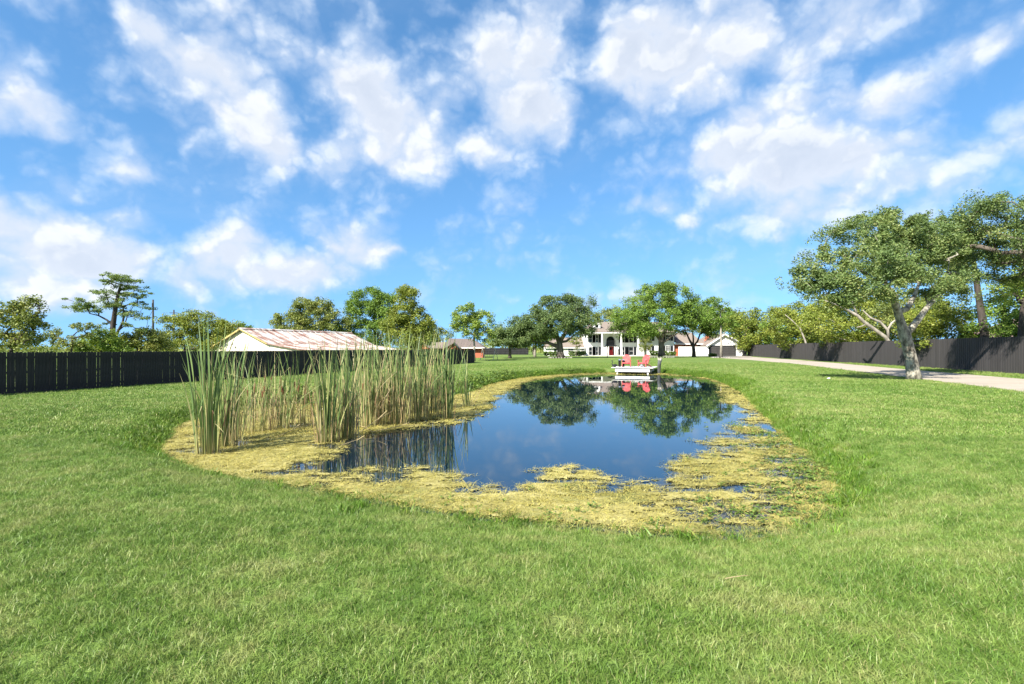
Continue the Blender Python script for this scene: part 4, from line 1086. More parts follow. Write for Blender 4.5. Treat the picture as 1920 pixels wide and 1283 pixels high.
def window(px0, px1, py0, py1, y, cols=3, rows=2, frame='white_trim', sh=None, shutters=True, parent=None):
    parent = parent or house
    a, b, z1, z0 = HX(px0), HX(px1), HZ(py0), HZ(py1)
    w_ = MB()
    for q in ((a - .05, z0 - .06, b + .05, z0), (a - .05, z1, b + .05, z1 + .06), (a - .05, z0, a, z1), (b, z0, b + .05, z1)):
        w_.box((q[0], y - .07, q[1]), (q[2], y - .003, q[3]))
    fr = w_.build('window', M[frame], parent)
    MB().box((a, y - .03, z0), (b, y - .004, z1)).build('pane', M['glass'], fr)
    mu = MB()
    for i in range(1, cols): xx = a + (b - a) * i / cols; mu.box((xx - .02, y - .05, z0), (xx + .02, y - .032, z1))
    for i in range(1, rows): zz1 = z0 + (z1 - z0) * i / rows; mu.box((a, y - .056, zz1 - .02), (b, y - .0505, zz1 + .02))
    mu.build('muntin', M[frame], fr)
    if shutters:
        for sx in ((a - .72, a - .10), (b + .10, b + .72)):
            s_ = MB().box((sx[0], y - .05, z0 - .05), (sx[1], y - .004, z1 + .05))
            for i in range(10):
                zz1 = z0 + (z1 - z0) * (i + .2) / 10; s_.box((sx[0] + .06, y - .065, zz1), (sx[1] - .06, y - .051, zz1 + (z1 - z0) * .05))
            s_.build('shutter', M['shutter_black'], parent)
for a, b in ((1107, 1113), (1120.5, 1124.5), (1170.5, 1175), (1184, 1192)):
    window(a, b, 627.5, 642, FW, 1, 2); window(a, b, 651, 666.2, FW, 1, 2)
for a, b in ((1218.5, 1226), (1254, 1262)):
    window(a, b, 628, 638.5, FW); window(a, b, 649, 658, FW, 3, 3)
# arched window with balcony, entry with red door
xa, xb = HX(1141), HX(1155.5); zc = HZ(638.5); rr_ = (xb - xa) / 2; cx = (xa + xb) / 2
arc = [(cx + rr_ * math.cos(t), zc + rr_ * math.sin(t)) for t in np.linspace(0, math.pi, 13)]
aw = MB().prism([(x, FW - .05, z) for x, z in arc] + [(xa, FW - .05, HZ(648)), (xb, FW - .05, HZ(648))], (0, .047, 0)).build('arched_window', M['glass'], house)
fr = MB()
for (xa1, za1), (xb1, zb1) in zip(arc[:-1], arc[1:]): fr.tube([(xa1, FW - .06, za1), (xb1, FW - .06, zb1)], .07, 6)
fr.tube([(xa, FW - .06, HZ(648)), (xa, FW - .06, zc)], .07, 6); fr.tube([(xb, FW - .06, HZ(648)), (xb, FW - .06, zc)], .07, 6); fr.tube([(xa, FW - .06, zc), (xb, FW - .06, zc)], .05, 6)
for t in (.5, .25, .75): fr.tube([(cx, FW - .06, zc), (cx + rr_ * math.cos(t * math.pi), FW - .06, zc + rr_ * math.sin(t * math.pi))], .025, 5)
fr.build('arch_frame', M['shutter_black'], aw)
px_ = MB().box((HX(1137), .6, HZ(649.5)), (HX(1158.5), FW - .004, HZ(648.2))).build('balcony', M['black_paint'], house)
rl = MB().box((HX(1140), .70, HZ(639.6)), (HX(1156.5), .75, HZ(639))).box((HX(1140), .70, HZ(647.6)), (HX(1156.5), .75, HZ(647)))
for i in range(15): xx = HX(1140) + (HX(1156.5) - HX(1140)) * (i + .5) / 15; rl.box((xx - .015, .71, HZ(647)), (xx + .015, .74, HZ(639.6)))
rl.build('balcony_rail', M['black_paint'], px_)
for px in (1138, 1142, 1154, 1158):
    MB().tube([(HX(px), .8, .12), (HX(px), .8, HZ(649.5))], .13, 10).build('entry_post', M['white_trim'], house, True)
dr = MB().box((HX(1144.5), FW - .08, .12), (HX(1153.5), FW - .003, HZ(650.5))).build('door', M['door_red'], house)
MB().box((HX(1147), FW - .1, HZ(656)), (HX(1151), FW - .081, HZ(652))).build('door_window', M['glass'], dr)
MB().tube([(HX(1152.4), FW - .14, 1.0), (HX(1152.4), FW - .14, 1.25)], .03, 6).build('handle', M['driftwood'], dr)
for a, b in ((1142.7, 1144.2), (1153.8, 1155.3)): MB().box((HX(a), FW - .05, .12), (HX(b), FW - .003, HZ(651))).build('sidelight', M['glass'], house)
# left wing
wx0, wx1 = HX(1024), HX(1098)
wing = MB().box((wx0, 2.0, -.1), (wx1 - .003, 9, HZ(652.4) + .1)).build('wing_wall', M['white_wall'], house)
m = MB(); roof_slab(m, [(wx0 - .6, 1.65, HZ(652.4)), (wx1 - .004, 1.65, HZ(652.4)), (wx1 - .004, 6, HZ(631)), (wx0 + 1.8, 6, HZ(633))], .1)
roof_slab(m, [(wx0 + 1.8, 6, HZ(633)), (wx1 - .004, 6, HZ(631)), (wx1 - .004, 10, HZ(652.4)), (wx0 - .6, 10, HZ(652.4))], .1); m.build('wing_roof', M['roof_tan'], house)
MB().box((wx0 - .6, 1.54, HZ(653.4)), (wx1 - .01, 1.64, HZ(652.1))).build('fascia', M['white_trim'], house)
for a, b in ((1046, 1052), (1067, 1077), (1092.5, 1096.5)): window(a, b, 654.6, 661, 2.0, 2, 2, shutters=(b - a) < 9 and a < 1080)
# right link: brick band, tan roof, dark gable, white yard wall
lx0, lx1 = HX(1270), HX(1329)
MB().box((lx0 + .003, 3, -.1), (lx1 - .01, 10, HZ(645))).build('brick_link', M['brick_red'], house)
m = MB(); roof_slab(m, [(lx0 + .5, 2.3, HZ(644.5)), (lx1 - .2, 2.3, HZ(644.5)), (lx1 - 1.6, 7, HZ(622)), (lx0 + 1.5, 7, HZ(622))], .1); m.build('link_roof', M['roof_tan'], house)
MB().box((lx0 + .01, 2.15, HZ(646)), (lx1 - .3, 2.29, HZ(644.2))).build('link_fascia', M['white_trim'], house)
m = MB(); roof_slab(m, [(lx0 + .01, 3.2, HZ(641)), (HX(1284), 3.2, HZ(641)), (HX(1281.5), 6.6, HZ(621)), (lx0 + .01, 6.6, HZ(621))], .1); m.build('dark_roof', M['roof_dark'], house)
for a, b in ((1290, 1292), (1316, 1321)): MB().box((HX(a), 2.95, HZ(651)), (HX(b), 2.997, HZ(646.5))).build('link_opening', M['glass'], house)
MB().box((lx0 + .004, -1.0, -.1), (lx1 - .02, -.75, HZ(650.5))).build('yard_wall', M['white_wall'], house)
MB().box((lx0 + .004, -1.04, HZ(650.5) + .002), (lx1 - .02, -.71, HZ(650.5) + .06)).build('coping', M['white_trim'], house)

# garage
gar = empty('garage', (44.0, 119, 0), 0, 'white gabled garage with a wide dark grey door right of the house', 'garage')
GXf = lambda px: (px - 960) * .119 - 44.0
GZf = lambda py: (667.75 - py) * .119
g0, g1, ga = GXf(1329), GXf(1394), GXf(1357)
MB().prism([(g0, 0, -.1), (g1, 0, -.1), (g1, 0, GZf(647)), (ga, 0, GZf(627.5)), (g0, 0, GZf(647))], (0, 10, 0)).build('wall', M['white_wall'], gar)
m = MB(); roof_slab(m, [(ga, -.5, GZf(625.6)), (ga, 10.4, GZf(625.6)), (g1 + .75, 10.4, GZf(648)), (g1 + .75, -.5, GZf(648))], .14)
roof_slab(m, [(ga, -.5, GZf(625.6)), (ga, 10.4, GZf(625.6)), (g0 - .75, 10.4, GZf(648)), (g0 - .75, -.5, GZf(648))], .14); m.build('roof', M['roof_tan'], gar)
for s, e in ((g1 + .75, 1), (g0 - .75, -1)):
    m = MB(); q = [(ga, -.56, GZf(625.6) + .01), (ga, -.505, GZf(625.6) + .01), (s, -.505, GZf(648) + .01), (s, -.56, GZf(648) + .01)]
    roof_slab(m, q, .30); m.build('barge_board', M['white_trim'], gar)
dx0, dx1, dz1 = GXf(1333.5), GXf(1378), GZf(649.5)
gd = MB().box((dx0, -.03, 0), (dx1, -.004, dz1)).build('door', surf('garage_dark', (.045, .043, .042), .45, .1, 2), gar)
pm = MB().box((0, -.02, 0), ((dx1 - dx0) / 4 - .06, 0, dz1 / 4 - .05)).mesh('door_panel', surf('garage_panel', (.055, .052, .05), .42, .1, 2))
for i in range(4):
    for j in range(4):
        o = link('door_panel', pm, gd); o.location = (dx0 + .03 + i * (dx1 - dx0) / 4, -.031, .025 + j * dz1 / 4)
MB().box((dx0 - .2, -.06, 0), (dx0 - .002, -.003, dz1)).box((dx1 + .002, -.06, 0), (dx1 + .2, -.003, dz1)).box((dx0 - .2, -.06, dz1 + .002), (dx1 + .2, -.003, dz1 + .2)).build('door_frame', M['shutter_black'], gar)
MB().prism([(GXf(1331), 3.5, GZf(640)), (GXf(1340), 3.5, GZf(634)), (GXf(1340), 3.5, GZf(628)), (GXf(1336), 3.5, GZf(628))], (0, .3, 0)).build('brick_chimney', M['brick_red'], gar)
# wheelie bin beside the garage
bn = empty('trash_bin', ((1396 - 960) * .117, 117, 0), 0, 'dark wheeled trash bin at the right corner of the garage', 'bin')
MB().hexa([(-.30, -.30, .1), (.30, -.30, .1), (.30, .30, .1), (-.30, .30, .1)], [(-.38, -.38, 1.0), (.38, -.38, 1.0), (.38, .40, 1.0), (-.38, .40, 1.0)]).build('body', M['bin'], bn)
MB().hexa([(-.42, -.42, 1.005), (.42, -.42, 1.005), (.42, .46, 1.005), (-.42, .46, 1.005)], [(-.36, -.36, 1.10), (.36, -.36, 1.10), (.36, .42, 1.16), (-.36, .42, 1.16)]).build('lid', M['bin'], bn)
for s in (-1, 1): MB().tube([(s * .33, .3, .13), (s * .41, .3, .13)], .13, 12).build('wheel', M['bin'], bn)
MB().tube([(-.33, .52, 1.02), (.33, .52, 1.02)], .025, 6).build('handle', M['bin'], bn)

# hedges and beds in front of the house
def hedge(name, label, xa, xb, y, h, dep, mat, seed, n=None, size=.16, cat='hedge'):
    r = np.random.default_rng(seed); root = empty(name, ((xa + xb) / 2, y, 0), 0, label, cat)
    L = xb - xa; nc = int(L * dep * 13 * h) + 20
    cl = np.stack([r.uniform(-L / 2, L / 2, nc), r.uniform(-dep / 2, dep / 2, nc), r.uniform(.12, h, nc)], -1)
    sk = Skel(); j = 0
    m = MB()
    for i in range(max(3, int(L * 1.5))):
        xx = r.uniform(-L / 2, L / 2); m.tube([(xx, 0, -.05), (xx + r.uniform(-.1, .1), 0, h * .7)], [.03, .015], 5)
    m.build('stems', M['bark_dark'], root); root.children[0]['kind'] = 'stuff'
    V, t = leaves(r, cl, .27, 90, size, .65); V[:, :, 2] = np.maximum(V[:, :, 2], .02)
    link('foliage', quads_mesh('foliage', V, 4, M[mat], None, {'tint': t}), root)
hedge('hedge', 'clipped green hedge under the right windows of the white house', HX(1221) + 16.6, HX(1271) + 16.6, 121.4, 1.05, 1.0, 'hedge', 1)
hedge('hedge', 'low green hedge along the left wing of the white house', HX(1019) + 16.6, HX(1052) + 16.6, 120.4, .95, 1.0, 'hedge', 2)
hedge('shrub_bed', 'dark shrubs under the left wing windows beside the big oak', HX(1066) + 16.6, HX(1097) + 16.6, 118.6, 1.05, 1.6, 'oak_dark', 3, cat='shrub')
hedge('shrub', 'small green shrub at the foot of the forked oak', HX(1304) + 16.6, HX(1316) + 16.6, 112, .55, 1.0, 'hedge', 4, cat='shrub')
# a weeping shrub by the last column
rw = np.random.default_rng(9); b = ((1209 - 960) * .117, 117, 0)
tree('weeping_tree', 'small weeping grey green tree beside the last white column', b, [(0, 0, 0, .12), (.1, 0, 1.4, .1), (.05, .1, 2.8, .07)], .13, [(0, 0, 3.6, 1.2, 1.0, .9), (.5, 0, 2.6, 1.1, .9, 1.2), (-.5, 0, 2.3, .9, .8, 1.3)], 46, .5, 70, .2, 'olive', 'bark_grey', 91)
easy('flowering_tree', 'small yellow leaved tree above the left wing roof edge', 1080, 116, [(1075,640,10,8,0),(1088,637,9,8,0),(1082,648,8,6,0)], 'yellow_green', 'bark_grey', 92, 26, 45, .22, .45, .6, .1)
# mulch and edging stones round the lawn trees
def ring(label, px, dd, rad, n, seed):
    x, y, z = gpt(px, dd); r = random.Random(seed)
    root = empty('tree_bed', (x, y, 0), 0, label, 'tree bed')
    m = MB(); k = 20; m.add([(rad * .95 * math.cos(2 * math.pi * i / k) * r.uniform(.92, 1.05), rad * .95 * math.sin(2 * math.pi * i / k), .028) for i in range(k)] + [(0, 0, .12)], [(i, (i + 1) % k, k) for i in range(k)])
    m.build('mulch', M['mulch'], root)
    for i in range(n):
        a = 2 * math.pi * (i + r.uniform(-.2, .2)) / n; s = r.uniform(.10, .19)
        m = MB(); c = Vector((rad * math.cos(a), rad * math.sin(a), .08)); vs = []
        for zz1, f in ((-.12, .8), (.02, 1.0), (.07, .55)):
            for j in range(6): vs.append(c + Vector((math.cos(j * 1.047 + a) * s * f * r.uniform(.8, 1.2), math.sin(j * 1.047 + a) * s * f * r.uniform(.8, 1.2), zz1)))
        m.add(vs, [(j, (j + 1) % 6, 6 + (j + 1) % 6, 6 + j) for j in range(6)] + [(6 + j, 6 + (j + 1) % 6, 12 + (j + 1) % 6, 12 + j) for j in range(6)] + [tuple(range(12, 18))])
        m.build('stone', M['stone'], root)
ring('ring of pale stones round the slender tree before the garage', 1352, 96, 1.5, 20, 1)
ring('mulch bed edged with pale stones round the big dark oak', 1051, 95, 2.0, 24, 2)
ring('mulch bed edged with pale stones round the bright green oak', 1240, 100, 2.3, 26, 3)
# yard lamp post on the lawn before the door
b = gpt(1139, 98); lp = empty('lamp_post', b, 0, 'thin grey lamp post on the lawn before the red door', 'lamp post')
MB().tube([(0, 0, 0), (0, 0, .25), (0, 0, .26), (0, 0, 2.0)], [.14, .12, .05, .045], 10).build('post', M['post_dark'], lp)
MB().hexa([(-.08, -.08, 2.0), (.08, -.08, 2.0), (.08, .08, 2.0), (-.08, .08, 2.0)], [(-.14, -.14, 2.3), (.14, -.14, 2.3), (.14, .14, 2.3), (-.14, .14, 2.3)]).build('lantern', M['glass'], lp)
MB().hexa([(-.17, -.17, 2.302), (.17, -.17, 2.302), (.17, .17, 2.302), (-.17, .17, 2.302)], [(-.03, -.03, 2.45), (.03, -.03, 2.45), (.03, .03, 2.45), (-.03, .03, 2.45)]).build('cap', M['black_paint'], lp)

# ------------------------------------------------------------------ deck, chairs and things on it
DX, DY, DZ = 9.22, 40.9, .20
DR = R(-21)
def dk(x, y): return (DX + x * math.cos(DR) - y * math.sin(DR), DY + x * math.sin(DR) + y * math.cos(DR), DZ + .004)
deck = empty('deck', (DX, DY, ZW), DR, 'small white wooden deck standing over the far end of the pond', 'deck')
dt = DZ - ZW
W2, DP = 1.58, 3.4
npl = 20; pw = DP / npl
pl = MB().box((-W2, 0, dt - .035), (W2, pw - .008, dt)).mesh('plank', M['deck_white'])
for i in range(npl):
    o = link('plank', pl, deck); o.location = (random.uniform(-.01, .01), -.12 + i * pw, random.uniform(-.003, .003))
MB().box((-1.30, -.02, dt - .33), (1.30, .07, dt - .038)).build('fascia', M['deck_white'], deck)
for s in (-1, 1): MB().box((s * 1.275 - .025, .072, dt - .33), (s * 1.275 + .025, DP - .3, dt - .038)).build('side_beam', M['deck_white'], deck)
for s in (-1, 1):
    for yy in (.14, 2.0): MB().tube([(s * 1.16, yy, -.7), (s * 1.16, yy, dt - .04)], .075, 10).build('leg', M['deck_white'], deck, True)

def chair_parts():
    """slatted garden chair facing -y; returns (name, mesh) parts"""
    out = []; mt = M['chair_red']
    def part(nm, m): out.append((nm, m.mesh(nm, mt)))
    # sloping seat slats
    for i in range(6):
        t = i / 5; y = -.26 + t * .46; z = .37 - t * .13
        part('seat_slat', MB().hexa([(-.27, y - .036, z - .012), (.27, y - .036, z - .012), (.27, y + .036, z - .034), (-.27, y + .036, z - .034)],
                                   [(-.27, y - .036, z + .010), (.27, y - .036, z + .010), (.27, y + .036, z - .012), (-.27, y + .036, z - .012)]))
    tl = math.radians(24)
    for i in range(7):
        c = (i - 3) / 3; hl = .84 - .17 * c * c; xb = c * .205; xt = c * .275; wb, wt = .030, .042
        P = lambda x, s, f: (x, .17 + s * math.sin(tl) + f, .22 + s * math.cos(tl))
        part('back_slat', MB().hexa([P(xb - wb, 0, 0), P(xb + wb, 0, 0), P(xb + wb, 0, .02), P(xb - wb, 0, .02)], [P(xt - wt, hl, 0), P(xt + wt, hl, 0), P(xt + wt, hl, .02), P(xt - wt, hl, .02)]))
    for s_, zz1 in ((.18, 0), (.52, 0)):
        part('back_rail', MB().box((-.30, .19 + s_ * math.sin(tl), .20 + s_ * math.cos(tl)), (.30, .225 + s_ * math.sin(tl), .27 + s_ * math.cos(tl))))
    for s in (-1, 1):
        xa_ = s * .33
        part('leg', MB().box((xa_ - .02, -.30, 0), (xa_ + .02, -.18, .515)))
        part('leg', MB().hexa([(s * .285 - .016, -.28, .26), (s * .285 + .016, -.28, .26), (s * .285 + .016, .62, 0), (s * .285 - .016, .62, 0)],
                              [(s * .285 - .016, -.28, .38), (s * .285 + .016, -.28, .38), (s * .285 + .016, .70, .03), (s * .285 - .016, .66, .09)]))
        part('armrest', MB().prism([(xa_ - .075, -.38, .517), (xa_ + .075, -.38, .517), (xa_ + .07, .10, .517), (xa_ + .02 * s + .03, .42, .517), (xa_ + .02 * s - .03, .42, .517), (xa_ - .05, .10, .517)], (0, 0, .024)))
    part('front_apron', MB().box((-.308, -.30, .28), (.308, -.275, .36)))
    return out
cp = chair_parts()
for lab, x, y, rz in (('faded red slatted garden chair at the left of the deck facing the pond', -.62, 1.15, R(-14)), ('faded red slatted garden chair at the right of the deck turned to the left', .70, 1.3, R(-44))):
    c = empty('garden_chair', dk(x, y), rz, lab, 'chair', 'red garden chairs on the deck')
    for nm, me_ in cp: link(nm, me_, c)
# goose figure, posts, ball
g = empty('bird_statue', dk(-1.42, .35), R(20), 'small dark long necked bird statue on the left corner of the deck', 'statue')
bd = MB(); bd.tube([(.30, 0, .16), (.2, 0, .15), (.05, 0, .13), (-.10, 0, .13), (-.2, 0, .16)], [.01, .075, .11, .095, .04], 10); bd.build('body', M['black_paint'], g, True)
MB().tube([(-.15, 0, .15), (-.22, 0, .24), (-.20, 0, .34), (-.14, 0, .43), (-.17, 0, .50), (-.24, 0, .50), (-.30, 0, .46)], [.05, .035, .028, .026, .034, .03, .008], 8).build('neck', M['black_paint'], g, True)
MB().box((-.02, -.06, 0), (.1, .06, .05)).build('foot', M['black_paint'], g)
for x, lab in ((-1.18, 'slim dark lantern at the left side of the deck nearest the bird statue'), (-.90, 'slim dark lantern close beside the left red chair')):
    l_ = empty('lantern', dk(x, 1.3), 0, lab, 'lantern', 'dark lanterns on the deck')
    MB().box((-.09, -.09, 0), (.09, .09, .04)).build('base', M['black_paint'], l_)
    for sx in (-1, 1):
        for sy in (-1, 1): MB().box((sx * .08 - .012, sy * .08 - .012, .041), (sx * .08 + .012, sy * .08 + .012, .52)).build('corner_post', M['black_paint'], l_)
    MB().box((-.06, -.06, .041), (.06, .06, .52)).build('glass', M['glass'], l_)
    MB().hexa([(-.11, -.11, .521), (.11, -.11, .521), (.11, .11, .521), (-.11, .11, .521)], [(-.04, -.04, .62), (.04, -.04, .62), (.04, .04, .62), (-.04, .04, .62)]).build('cap', surf('lantern_cap', (.16, .19, .25), .4, .1, 3), l_)
    MB().tube([(-.04, 0, .62), (-.03, 0, .68), (.03, 0, .68), (.04, 0, .62)], .01, 6).build('handle', M['black_paint'], l_)
def ball(name, label, x, y, rad):
    m = MB(); n1 = 8; vs = []; fs = []
    m.tube([(0, 0, rad * (1 - math.cos(t))) for t in np.linspace(.12, math.pi - .12, 9)], [rad * math.sin(t) for t in np.linspace(.12, math.pi - .12, 9)], 16)
    root = empty(name, dk(x, y), 0, label, 'ornament')
    m.build('globe', M['grey_ball'], root, True); MB().tube([(0, 0, rad * 1.95), (0, 0, rad * 2.12)], [rad * .3, rad * .18], 8).build('knob', M['driftwood'], root)
ball('garden_ball', 'round grey ornament on the deck before the right chair', .66, .35, .125)
ball('garden_ball', 'tiny grey ornament on the deck left of the round grey one', .42, .35, .06)
# mooring post with a pale splintered top
b = gpt(1236, 41.5); mp = empty('mooring_post', (b[0], 41.5, gz(b[0], 41.5)), 0, 'dark weathered post with pale splintered top right of the deck', 'post')
MB().tube([(0, 0, -.4), (-.02, 0, .45), (0, 0, 1.05), (.05, 0, 1.38)], [.13, .12, .13, .15], 12).build('pole', M['post_dark'], mp, True)
for i in range(6):
    a = i * 1.05; MB().tube([(.05 + .08 * math.cos(a), .08 * math.sin(a), 1.32), (.06 + .16 * math.cos(a), .14 * math.sin(a), 1.47 + .05 * (i % 3)), (.07 + .17 * math.cos(a), .14 * math.sin(a), 1.55 + .07 * (i % 2))], [.04, .025, .006], 6).build('splinter', M['driftwood'], mp)

# ------------------------------------------------------------------ cattails
def cattail_mat():
    m, k, out = new_mat('cattail')
    a = k.n('ShaderNodeAttribute', attribute_name='tint').outputs['Fac']; hgt = k.n('ShaderNodeAttribute', attribute_name='along').outputs['Fac']
    c = k.ramp(a, [(0, (.085, .150, .040)), (.22, (.155, .225, .068)), (.42, (.28, .32, .11)), (.54, (.40, .39, .15)), (.66, (.50, .43, .22)), (.82, (.40, .28, .15)), (1, (.22, .12, .07))])
    c = k.mix(k.rng(hgt, .22, .0), c, (.36, .31, .12)) if False else k.mix(k.rng(hgt, 0.0, .25, .55, 0.0), c, (.38, .32, .12))
    p = k.n('ShaderNodeBsdfPrincipled'); k.l(c, p.inputs['Base Color']); p.inputs['Roughness'].default_value = .45; p.inputs['Specular IOR Level'].default_value = .35
    t = k.n('ShaderNodeBsdfTranslucent'); k.l(c, t.inputs[0]); mx = k.n('ShaderNodeMixShader'); mx.inputs[0].default_value = .25
    k.l(p.outputs[0], mx.inputs[1]); k.l(t.outputs[0], mx.inputs[2]); k.l(mx.outputs[0], out.inputs[0]); return m
M['cattail'] = cattail_mat()
def blades(r, n, h, spread, fan, width, t0, t1, bend=.18, nseg=7, broken=0.0):
    a = r.uniform(0, 2 * np.pi, n); rr = spread * np.sqrt(r.random(n)); bx_, by_ = rr * np.cos(a), rr * np.sin(a) * .7
    hh = h * (1.08 - .62 * r.random(n) ** 1.5); la = a + r.normal(0, .7, n); lean = fan * 1.25 * np.abs(r.normal(0, 1, n)) * (rr / spread * .7 + .3)
    bd = bend * np.abs(r.normal(0, 1, n)); tw = r.uniform(0, np.pi, n); dtw = r.normal(0, .8, n)
    ww = width * r.uniform(.6, 1.25, n); brk = r.random(n) < broken; bt = r.uniform(.45, .85, n)
    V = np.zeros((n, (nseg + 1) * 2, 3)); al = np.zeros((n, (nseg + 1) * 2))
    x, y, z = bx_.copy(), by_.copy(), np.full(n, -.06)
    for i in range(nseg + 1):
        t = i / nseg
        wd = ww * np.where(t < .6, .75 + .4 * t, 1.0 * (1 - (t - .6) / .4) ** .7 + .04)
        an = tw + dtw * t; ox, oy = np.cos(an) * wd / 2, np.sin(an) * wd / 2
        V[:, 2 * i] = np.stack([x - ox, y - oy, z], -1); V[:, 2 * i + 1] = np.stack([x + ox, y + oy, z], -1); al[:, 2 * i:2 * i + 2] = t
        ti = lean + bd * t * t * 2.2 + np.where(brk & (t >= bt), 1.7, 0)
        st = hh / nseg
        x = x + np.sin(ti) * np.cos(la) * st; y = y + np.sin(ti) * np.sin(la) * st; z = np.maximum(z + np.cos(ti) * st, -.04)
    return V, r.uniform(t0, t1, n), al
faces7 = [(2 * i, 2 * i + 1, 2 * i + 3, 2 * i + 2) for i in range(7)]
def cattails(label, px, py, ng, nd, h, spread, seed, fan=.10, heads=0, wd=.024, dryh=.62, tg=(0, .5)):
    r = np.random.default_rng(seed); x, y = wpt(px, py)
    root = empty('cattail_clump', (x, y, ZW), 0, label, 'cattails', 'cattails at the left side of the pond')
    def put(nm, n, hh, f, w_, t0, t1, br, sp):
        if n < 1: return
        V, t, al = blades(r, n, hh, sp, f, w_, t0, t1, broken=br)
        me_ = quads_mesh(nm, V, 16, M['cattail'], faces7, {'tint': t}); a_ = me_.attributes.new('along', 'FLOAT', 'POINT'); a_.data.foreach_set('value', al.ravel().astype(np.float32))
        tag(link(nm, me_, root), kind='stuff')
    put('green_leaves', int(ng * 1.3), h, fan, wd, tg[0], tg[1], .13, spread * .8)
    put('dry_leaves', int(nd * 1.5), h * dryh, fan * 1.5, wd * .62, .50, 1.0, .22, spread * 1.25)
    put('tall_dry_leaves', nd // 2, h * .97, fan * 1.3, wd * .6, .46, .74, .15, spread)
    for i in range(heads):
        a = r.uniform(0, 6.28); q = spread * r.random() ; hx, hy = q * math.cos(a), q * math.sin(a) * .7; hh = h * r.uniform(.42, .62); lx = r.normal(0, .06)
        s = MB().tube([(hx, hy, -.05), (hx + lx * hh, hy, hh + .22)], [.008, .004], 5).build('stalk', M['reed_tan'], root)
        MB().tube([(hx + lx * (hh - .1), hy, hh - .1), (hx + lx * (hh - .06), hy, hh - .07), (hx + lx * (hh + .04), hy, hh + .05), (hx + lx * (hh + .08), hy, hh + .07)], [.006, .017, .016, .005], 8).build('seed_head', M['seed'], s, True)
CT = [  # label, px, py, green, dry, height, spread, fan, heads
 ('tall green cattail clump leftmost at the pond corner', 388, 852, 34, 14, 2.50, 0.24, .07, 0),
 ('cattail clump just right of the leftmost one', 420, 838, 20, 18, 2.23, 0.22, .08, 0),
 ('cattail clump with dark green base third from the left', 442, 826, 18, 16, 2.19, 0.20, .10, 0),
 ('thin browning cattails with seed heads fourth clump from the left', 480, 812, 10, 26, 2.00, 0.34, .12, 4),
 ('dry brown cattails with seed heads in the open left middle', 520, 806, 9, 30, 2.00, 0.36, .12, 6),
 ('thin cattails with seed heads just left of the second front clump', 560, 800, 14, 28, 2.10, 0.36, .11, 5),
 ('sparse dry cattails at the back behind the seed heads', 500, 788, 8, 22, 1.90, 0.45, .12, 2),
 ('tall green cattail clump standing foremost by the dark open water', 612, 830, 34, 16, 2.26, 0.22, .10, 0),
 ('mixed green and dry cattails right behind the foremost clump', 645, 822, 22, 34, 2.23, 0.26, .09, 1),
 ('dense cattail clump over a tangle of fallen dry stalks', 682, 802, 25, 40, 2.36, 0.31, .09, 1),
 ('green cattail clump at the water edge right of the fallen stalks', 714, 797, 27, 26, 2.39, 0.26, .08, 0),
 ('green and yellow cattail clump in the middle of the right bank of reeds', 746, 796, 25, 28, 2.57, 0.26, .08, 1),
 ('yellowing cattail clump left of the dark green end clump', 780, 788, 22, 34, 2.52, 0.29, .08, 0),
 ('cattail clump second from the right end of the dense reeds', 808, 783, 23, 28, 2.57, 0.27, .08, 0),
 ('dark green cattail clump at the right end of the dense reeds', 838, 786, 28, 10, 2.44, 0.19, .07, 0),
 ('thin outlying cattail tuft apart on the right of the reeds', 876, 764, 13, 6, 2.02, 0.17, .16, 0),
 ('tall cattails at the back behind the foremost clump', 660, 786, 28, 34, 2.36, 0.47, .08, 1),
 ('tall cattails at the back behind the fallen stalks', 715, 779, 30, 34, 2.52, 0.51, .08, 1),
 ('tall cattails at the back behind the yellowing clump', 770, 772, 30, 34, 2.65, 0.51, .08, 0),
 ('tall cattails at the back behind the dark green end clump', 822, 767, 28, 28, 2.57, 0.47, .08, 0),
 ('low dry cattails at the back left behind the third clump', 455, 795, 9, 18, 1.90, 0.40, .12, 1),
]
for i, (lab, px, py, g_, d__, h, sp, fan, hd) in enumerate(CT):
    cattails(lab, px, py, g_, d__, h, sp, 600 + i, fan, hd, .030 if sp < .27 else .024, tg=(0, .3) if 'dark green' in lab or 'leftmost' in lab else (0, .5))
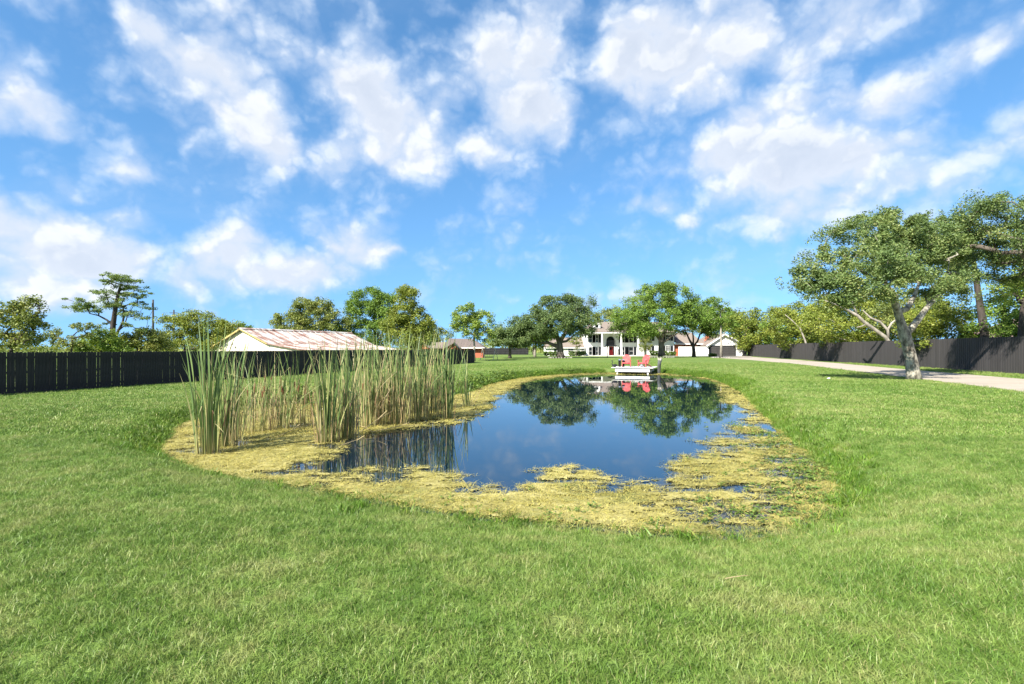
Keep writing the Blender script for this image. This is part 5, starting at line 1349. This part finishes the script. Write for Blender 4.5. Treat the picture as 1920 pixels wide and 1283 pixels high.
# fallen dry stalks lying over the water
for i, (p0, p1, lab) in enumerate([((668,818),(745,770),'fallen pale reed slanting up across the dense clumps'), ((670,800),(700,815),'short broken reed lying by the dense cattail clump'),
                                   ((700,812),(790,800),'long broken reed lying along the water edge'), ((455,800),(368,803),'pale broken reed lying across the left bank'),
                                   ((640,838),(700,826),'broken reed lying in the open water by the foremost clump'), ((520,822),(580,800),'broken reed leaning low among the seed heads')]):
    a = Vector((*wpt(*p0), ZW + .03)); b2 = wpt(p1[0], max(p1[1], 796)); b = Vector((b2[0], b2[1], ZW + .05 + max(0, (796 - p1[1])) / 1000 * 14))
    o = empty('fallen_reed', a, 0, lab, 'reed', 'fallen reeds')
    dv = b - a
    MB().tube([(0, 0, 0), tuple(dv * .5 + Vector((0, 0, .04))), tuple(dv)], [.008, .008, .004], 6).build('stalk', M['reed_tan'], o)
    MB().hexa([tuple(dv * .45 + Vector(q)) for q in ((-.01, 0, .03), (.01, 0, .03), (.01, .01, .03), (-.01, .01, .03))], [tuple(dv * .75 + Vector(q)) for q in ((-.02, -.1, .10), (.0, -.1, .10), (.0, -.09, .10), (-.02, -.09, .10))]).build('leaf', M['reed_tan'], o)

# small litter on the lawn
x, y = 1.62, 3.83; z = gz(x, y) + .045
st = empty('stick', (x, y, z), 0, 'thin pale stick lying on the near lawn', 'stick')
MB().tube([(-.09, 0, 0), (-.02, .012, .008), (.09, .03, .012)], [.0035, .004, .002], 6).build('shaft', M['reed_tan'], st)
MB().tube([(-.02, .012, .008), (.01, -.01, .02)], [.002, .001], 5).build('twig', M['reed_tan'], st)
x, y = (1556 - 960) / FPX * 28.2, 28.2
pp = empty('paper_scrap', (x, y, gz(x, y) + .05), 0, 'small white paper scrap on the lawn left of the forked tree', 'litter')
MB().add([(-.12, -.05, 0), (0, -.07, .05), (.12, -.03, .01), (.1, .07, .03), (-.01, .05, .07), (-.13, .06, .02)], [(0, 1, 4, 5), (1, 2, 3, 4)]).build('sheet', M['white_trim'], pp)
